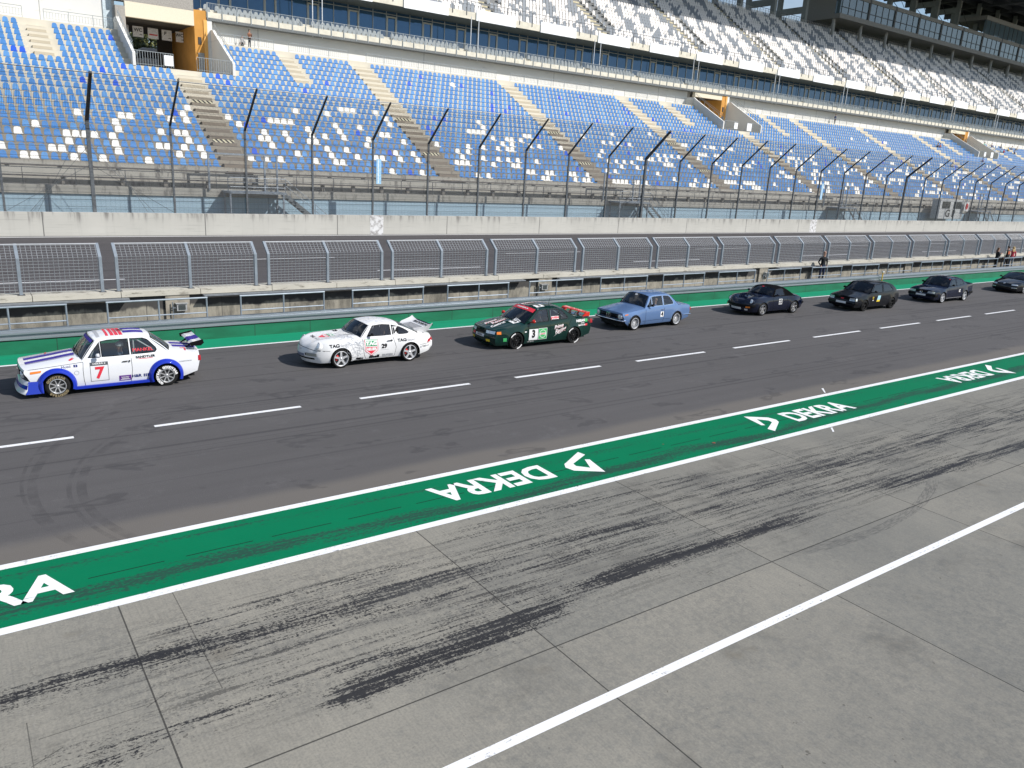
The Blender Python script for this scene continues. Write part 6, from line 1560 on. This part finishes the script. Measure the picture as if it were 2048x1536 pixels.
o = person((66.4, 26.95, .36), math.pi-.3, 'person in black varsity jacket with cream sleeves and an orange back print', JKB, BLKC, HAIRD, sleeve=CRM, h=1.78)
b = MB(); b.box(-.10, .10, .112, .122, 1.15, 1.38); b.build('back_print', mat('print_orange', (.5, .12, .05), .6, 0, 0), o)
person((67.4, 27.0, .36), math.pi-.6, 'blonde person in red jacket and grey-blue jeans, rightmost on the walkway', RDC, JNG, HAIRB, long=True, h=1.72)
# drivers
HLM = mat('helmet_white', (.7, .7, .72), .3, 0, 0); OV = cloth('overall_grey_blue', (.30, .34, .42)); TS = cloth('shirt_pale_blue', (.45, .55, .68))
def driver(car, label, top, hair, cap=None, dz=.0, xo=.92):
    X = car.root.location.x+car.sp['w0']+xo; o = person((X, car.root.location.y-.36, -.02+dz), -math.pi/2, label, top, BLKC, hair, 'sit', arms='wheel', h=1.62, cap=cap)
    return o
driver(car7, 'driver in white helmet seated inside the white number 7 race saloon', OV, HAIRD, HLM)
driver(car29, 'driver in pale shirt seated inside the white coupe', TS, HAIRG, None, -.08)
driver(car3, 'driver in white helmet seated inside the dark green race saloon', OV, HAIRD, HLM, .03)
driver(car4, 'driver in blue shirt seated inside the steel blue saloon', cloth('shirt_navy_blue', (.03, .10, .35)), HAIRG)
driver(car22, 'driver in light top seated inside the black convertible', TS, HAIRD, None, -.08)
driver(carH, 'driver in a mustard top seated inside the matt black hatchback', cloth('shirt_mustard', (.45, .33, .08)), HAIRD)
driver(carA, 'driver seated inside the blue-black saloon', OV, HAIRBR)
# spectators
def spect(px_ratio, i, label, top, legs, hair, pose='sit', dy=.0, rz=0., arms='lap', cap=None, deck=False):
    yy, zz = row(i); y_ = yy+.25 if pose == 'sit' else yy+.2
    if deck: y_, zz = 84.1, 15.6
    z_ = (zz+.08-.46+.0) if pose == 'sit' else zz+.02
    person((px_ratio*y_, y_, z_), rz, label, top, legs, hair, pose, arms=arms, cap=cap)
person((27.0, 84.2, 15.6), .5, 'person in brown jacket leaning at the rear rail, left part of the stand', BRJ, BLKC, HAIRD, arms='phone')
person((26.3, 84.3, 15.3), 0, 'smaller person in grey top beside the brown jacket at the rear rail', cloth('top_grey', (.35, .34, .34)), BLKC, HAIRBR, h=1.4)
person((91.9, 79.2, 12.34), .4, 'person in dark coat at the landing of the middle stand entrance', cloth('coat_dark', (.05, .045, .06)), BLKC, HAIRBR)
person((128.2, 84.15, 15.6), 0, 'person in dark navy standing alone at the rear rail of the lower tier', cloth('navy_top', (.04, .05, .10)), BLKC, HAIRD)
cols = {'teal': (.03, .38, .26), 'mauve': (.20, .15, .22), 'plum': (.14, .10, .16), 'mustard': (.6, .38, .05), 'grey': (.3, .31, .34), 'slate': (.16, .18, .22), 'sky': (.25, .48, .62), 'red': (.42, .05, .05), 'navy': (.03, .04, .10), 'rust': (.38, .10, .06), 'beige': (.5, .42, .32)}
CM = {k: cloth('top_'+k, v) for k, v in cols.items()}
G_ = 'spectators sitting near the right edge of the stand'
for rat, i, nm, lab, hr in ((1.968, 17, 'rust', 'spectator in rust red top sitting on an aisle right of the stand centre', HAIRD), (1.957, 17, 'navy', 'spectator in navy top beside the rust red one in the stand', HAIRD), (2.046, 10, 'beige', 'spectator in beige top sitting low in the stand near the right edge', HAIRD), (2.197, 13, 'plum', 'spectator in plum top sitting below the right stand entrance', HAIRBR), (2.187, 20, 'teal', 'spectator in teal top in the highest row near the right edge', HAIRD), (2.228, 20, 'mauve', 'spectator in mauve top right of the teal one', HAIRD), (2.282, 20, 'slate', 'spectator in slate top in the highest row near the right edge', HAIRD), (2.345, 20, 'grey', 'spectator in grey top in the highest row near the right edge', HAIRG), (2.375, 20, 'beige', 'spectator in beige top, rightmost of the highest row', HAIRBR), (2.326, 19, 'mustard', 'spectator in mustard top in the second highest row', HAIRD), (2.29, 18, 'sky', 'spectator in sky blue top near the right edge', HAIRD), (2.302, 18, 'red', 'spectator in red top beside the sky blue one', HAIRD), (2.365, 18, 'navy', 'spectator in navy top near the right edge of the stand', HAIRD)):
    spect(rat, i, lab, CM[nm], BLKC, hr)
# ------------------------------------------------------------------ behind the stand: trees and van
LEAF = [mat('leaf_olive', (.19, .20, .07), .7, 0, .35, 3.), mat('leaf_dark', (.09, .11, .04), .7, 0, .35, 3.)]; BARK = mat('bark', (.10, .08, .06), .9)
rt = random.Random(3)
for i, (tx, ty, tr, th_) in enumerate(((21.5, 118, 3.4, 7.5), (26.5, 121, 3.8, 8.4), (17.5, 122, 3.6, 7.8), (31., 119, 3.2, 7.2))):
    e = empty('tree', (tx, ty, 13.2), 0, ['olive green tree seen through the stand passage, behind the van', 'taller olive tree at the right of the stand passage opening', 'olive tree seen at the left of the stand passage opening', 'tree hidden behind the orange entrance tower'][i], 'tree', 'trees behind the stand')
    b = MB(); b.tube((0, 0, 0), (.1, 0, th_*.5), .22, 8, True, .12)
    for q in range(6): a = q*1.05; b.tube((.05, 0, th_*.35), (math.cos(a)*tr*.6, math.sin(a)*tr*.6, th_*.7), .08, 5, True, .03)
    b.build('trunk', BARK, e); b = MB()
    for q in range(2600):
        u = rt.gauss(0, 1), rt.gauss(0, 1), rt.gauss(0, 1); L = math.sqrt(sum(v*v for v in u)); rr2 = tr*(.55+.45*rt.random())*(1+.18*math.sin(u[0]/L*5+i)*math.sin(u[2]/L*6))
        p = Vector((u[0]/L*rr2, u[1]/L*rr2, th_*.56+u[2]/L*rr2*th_*.115)); a = Vector((rt.uniform(-1, 1), rt.uniform(-1, 1), rt.uniform(-1, 1))).normalized()*.20; d = a.orthogonal().normalized()*.14
        b.k = 0 if rt.random() < .65 else 1; b.quad(p-a-d, p+a-d, p+a+d, p-a+d)
    o = b.build('crown', LEAF, e)
VW = paint('van_white', (.75, .75, .74))
e = empty('van', (20.4, 100, 13.2), 0, 'white van parked behind the stand, seen through the passage', 'van')
b = MB(); b.prism([(-2.2, .5), (-2.3, .9), (-2.1, 1.35), (-1.2, 1.55), (-.75, 2.5), (-.4, 2.75), (2.3, 2.75), (2.45, 2.4), (2.45, .5)], -1., 1.); b.build('body', VW, e, 30)
b = MB(); b.prism([(-1.12, 1.6), (-.72, 2.42), (-.5, 2.45), (-.5, 1.6)], -1.01, -1.0); b.box(-.4, 2.3, -1.01, -1., 1.7, 2.4); b.build('window', mat('van_window', (.02, .025, .03), .1), e)
for wx in (-1.5, 1.6): b = MB(); lathe(b, [(0, 0), (.2, 0), (.34, -.0), (.34, -.22)], wx, .34, -1.02, -1, 20); b.build('wheel', RUB, e)
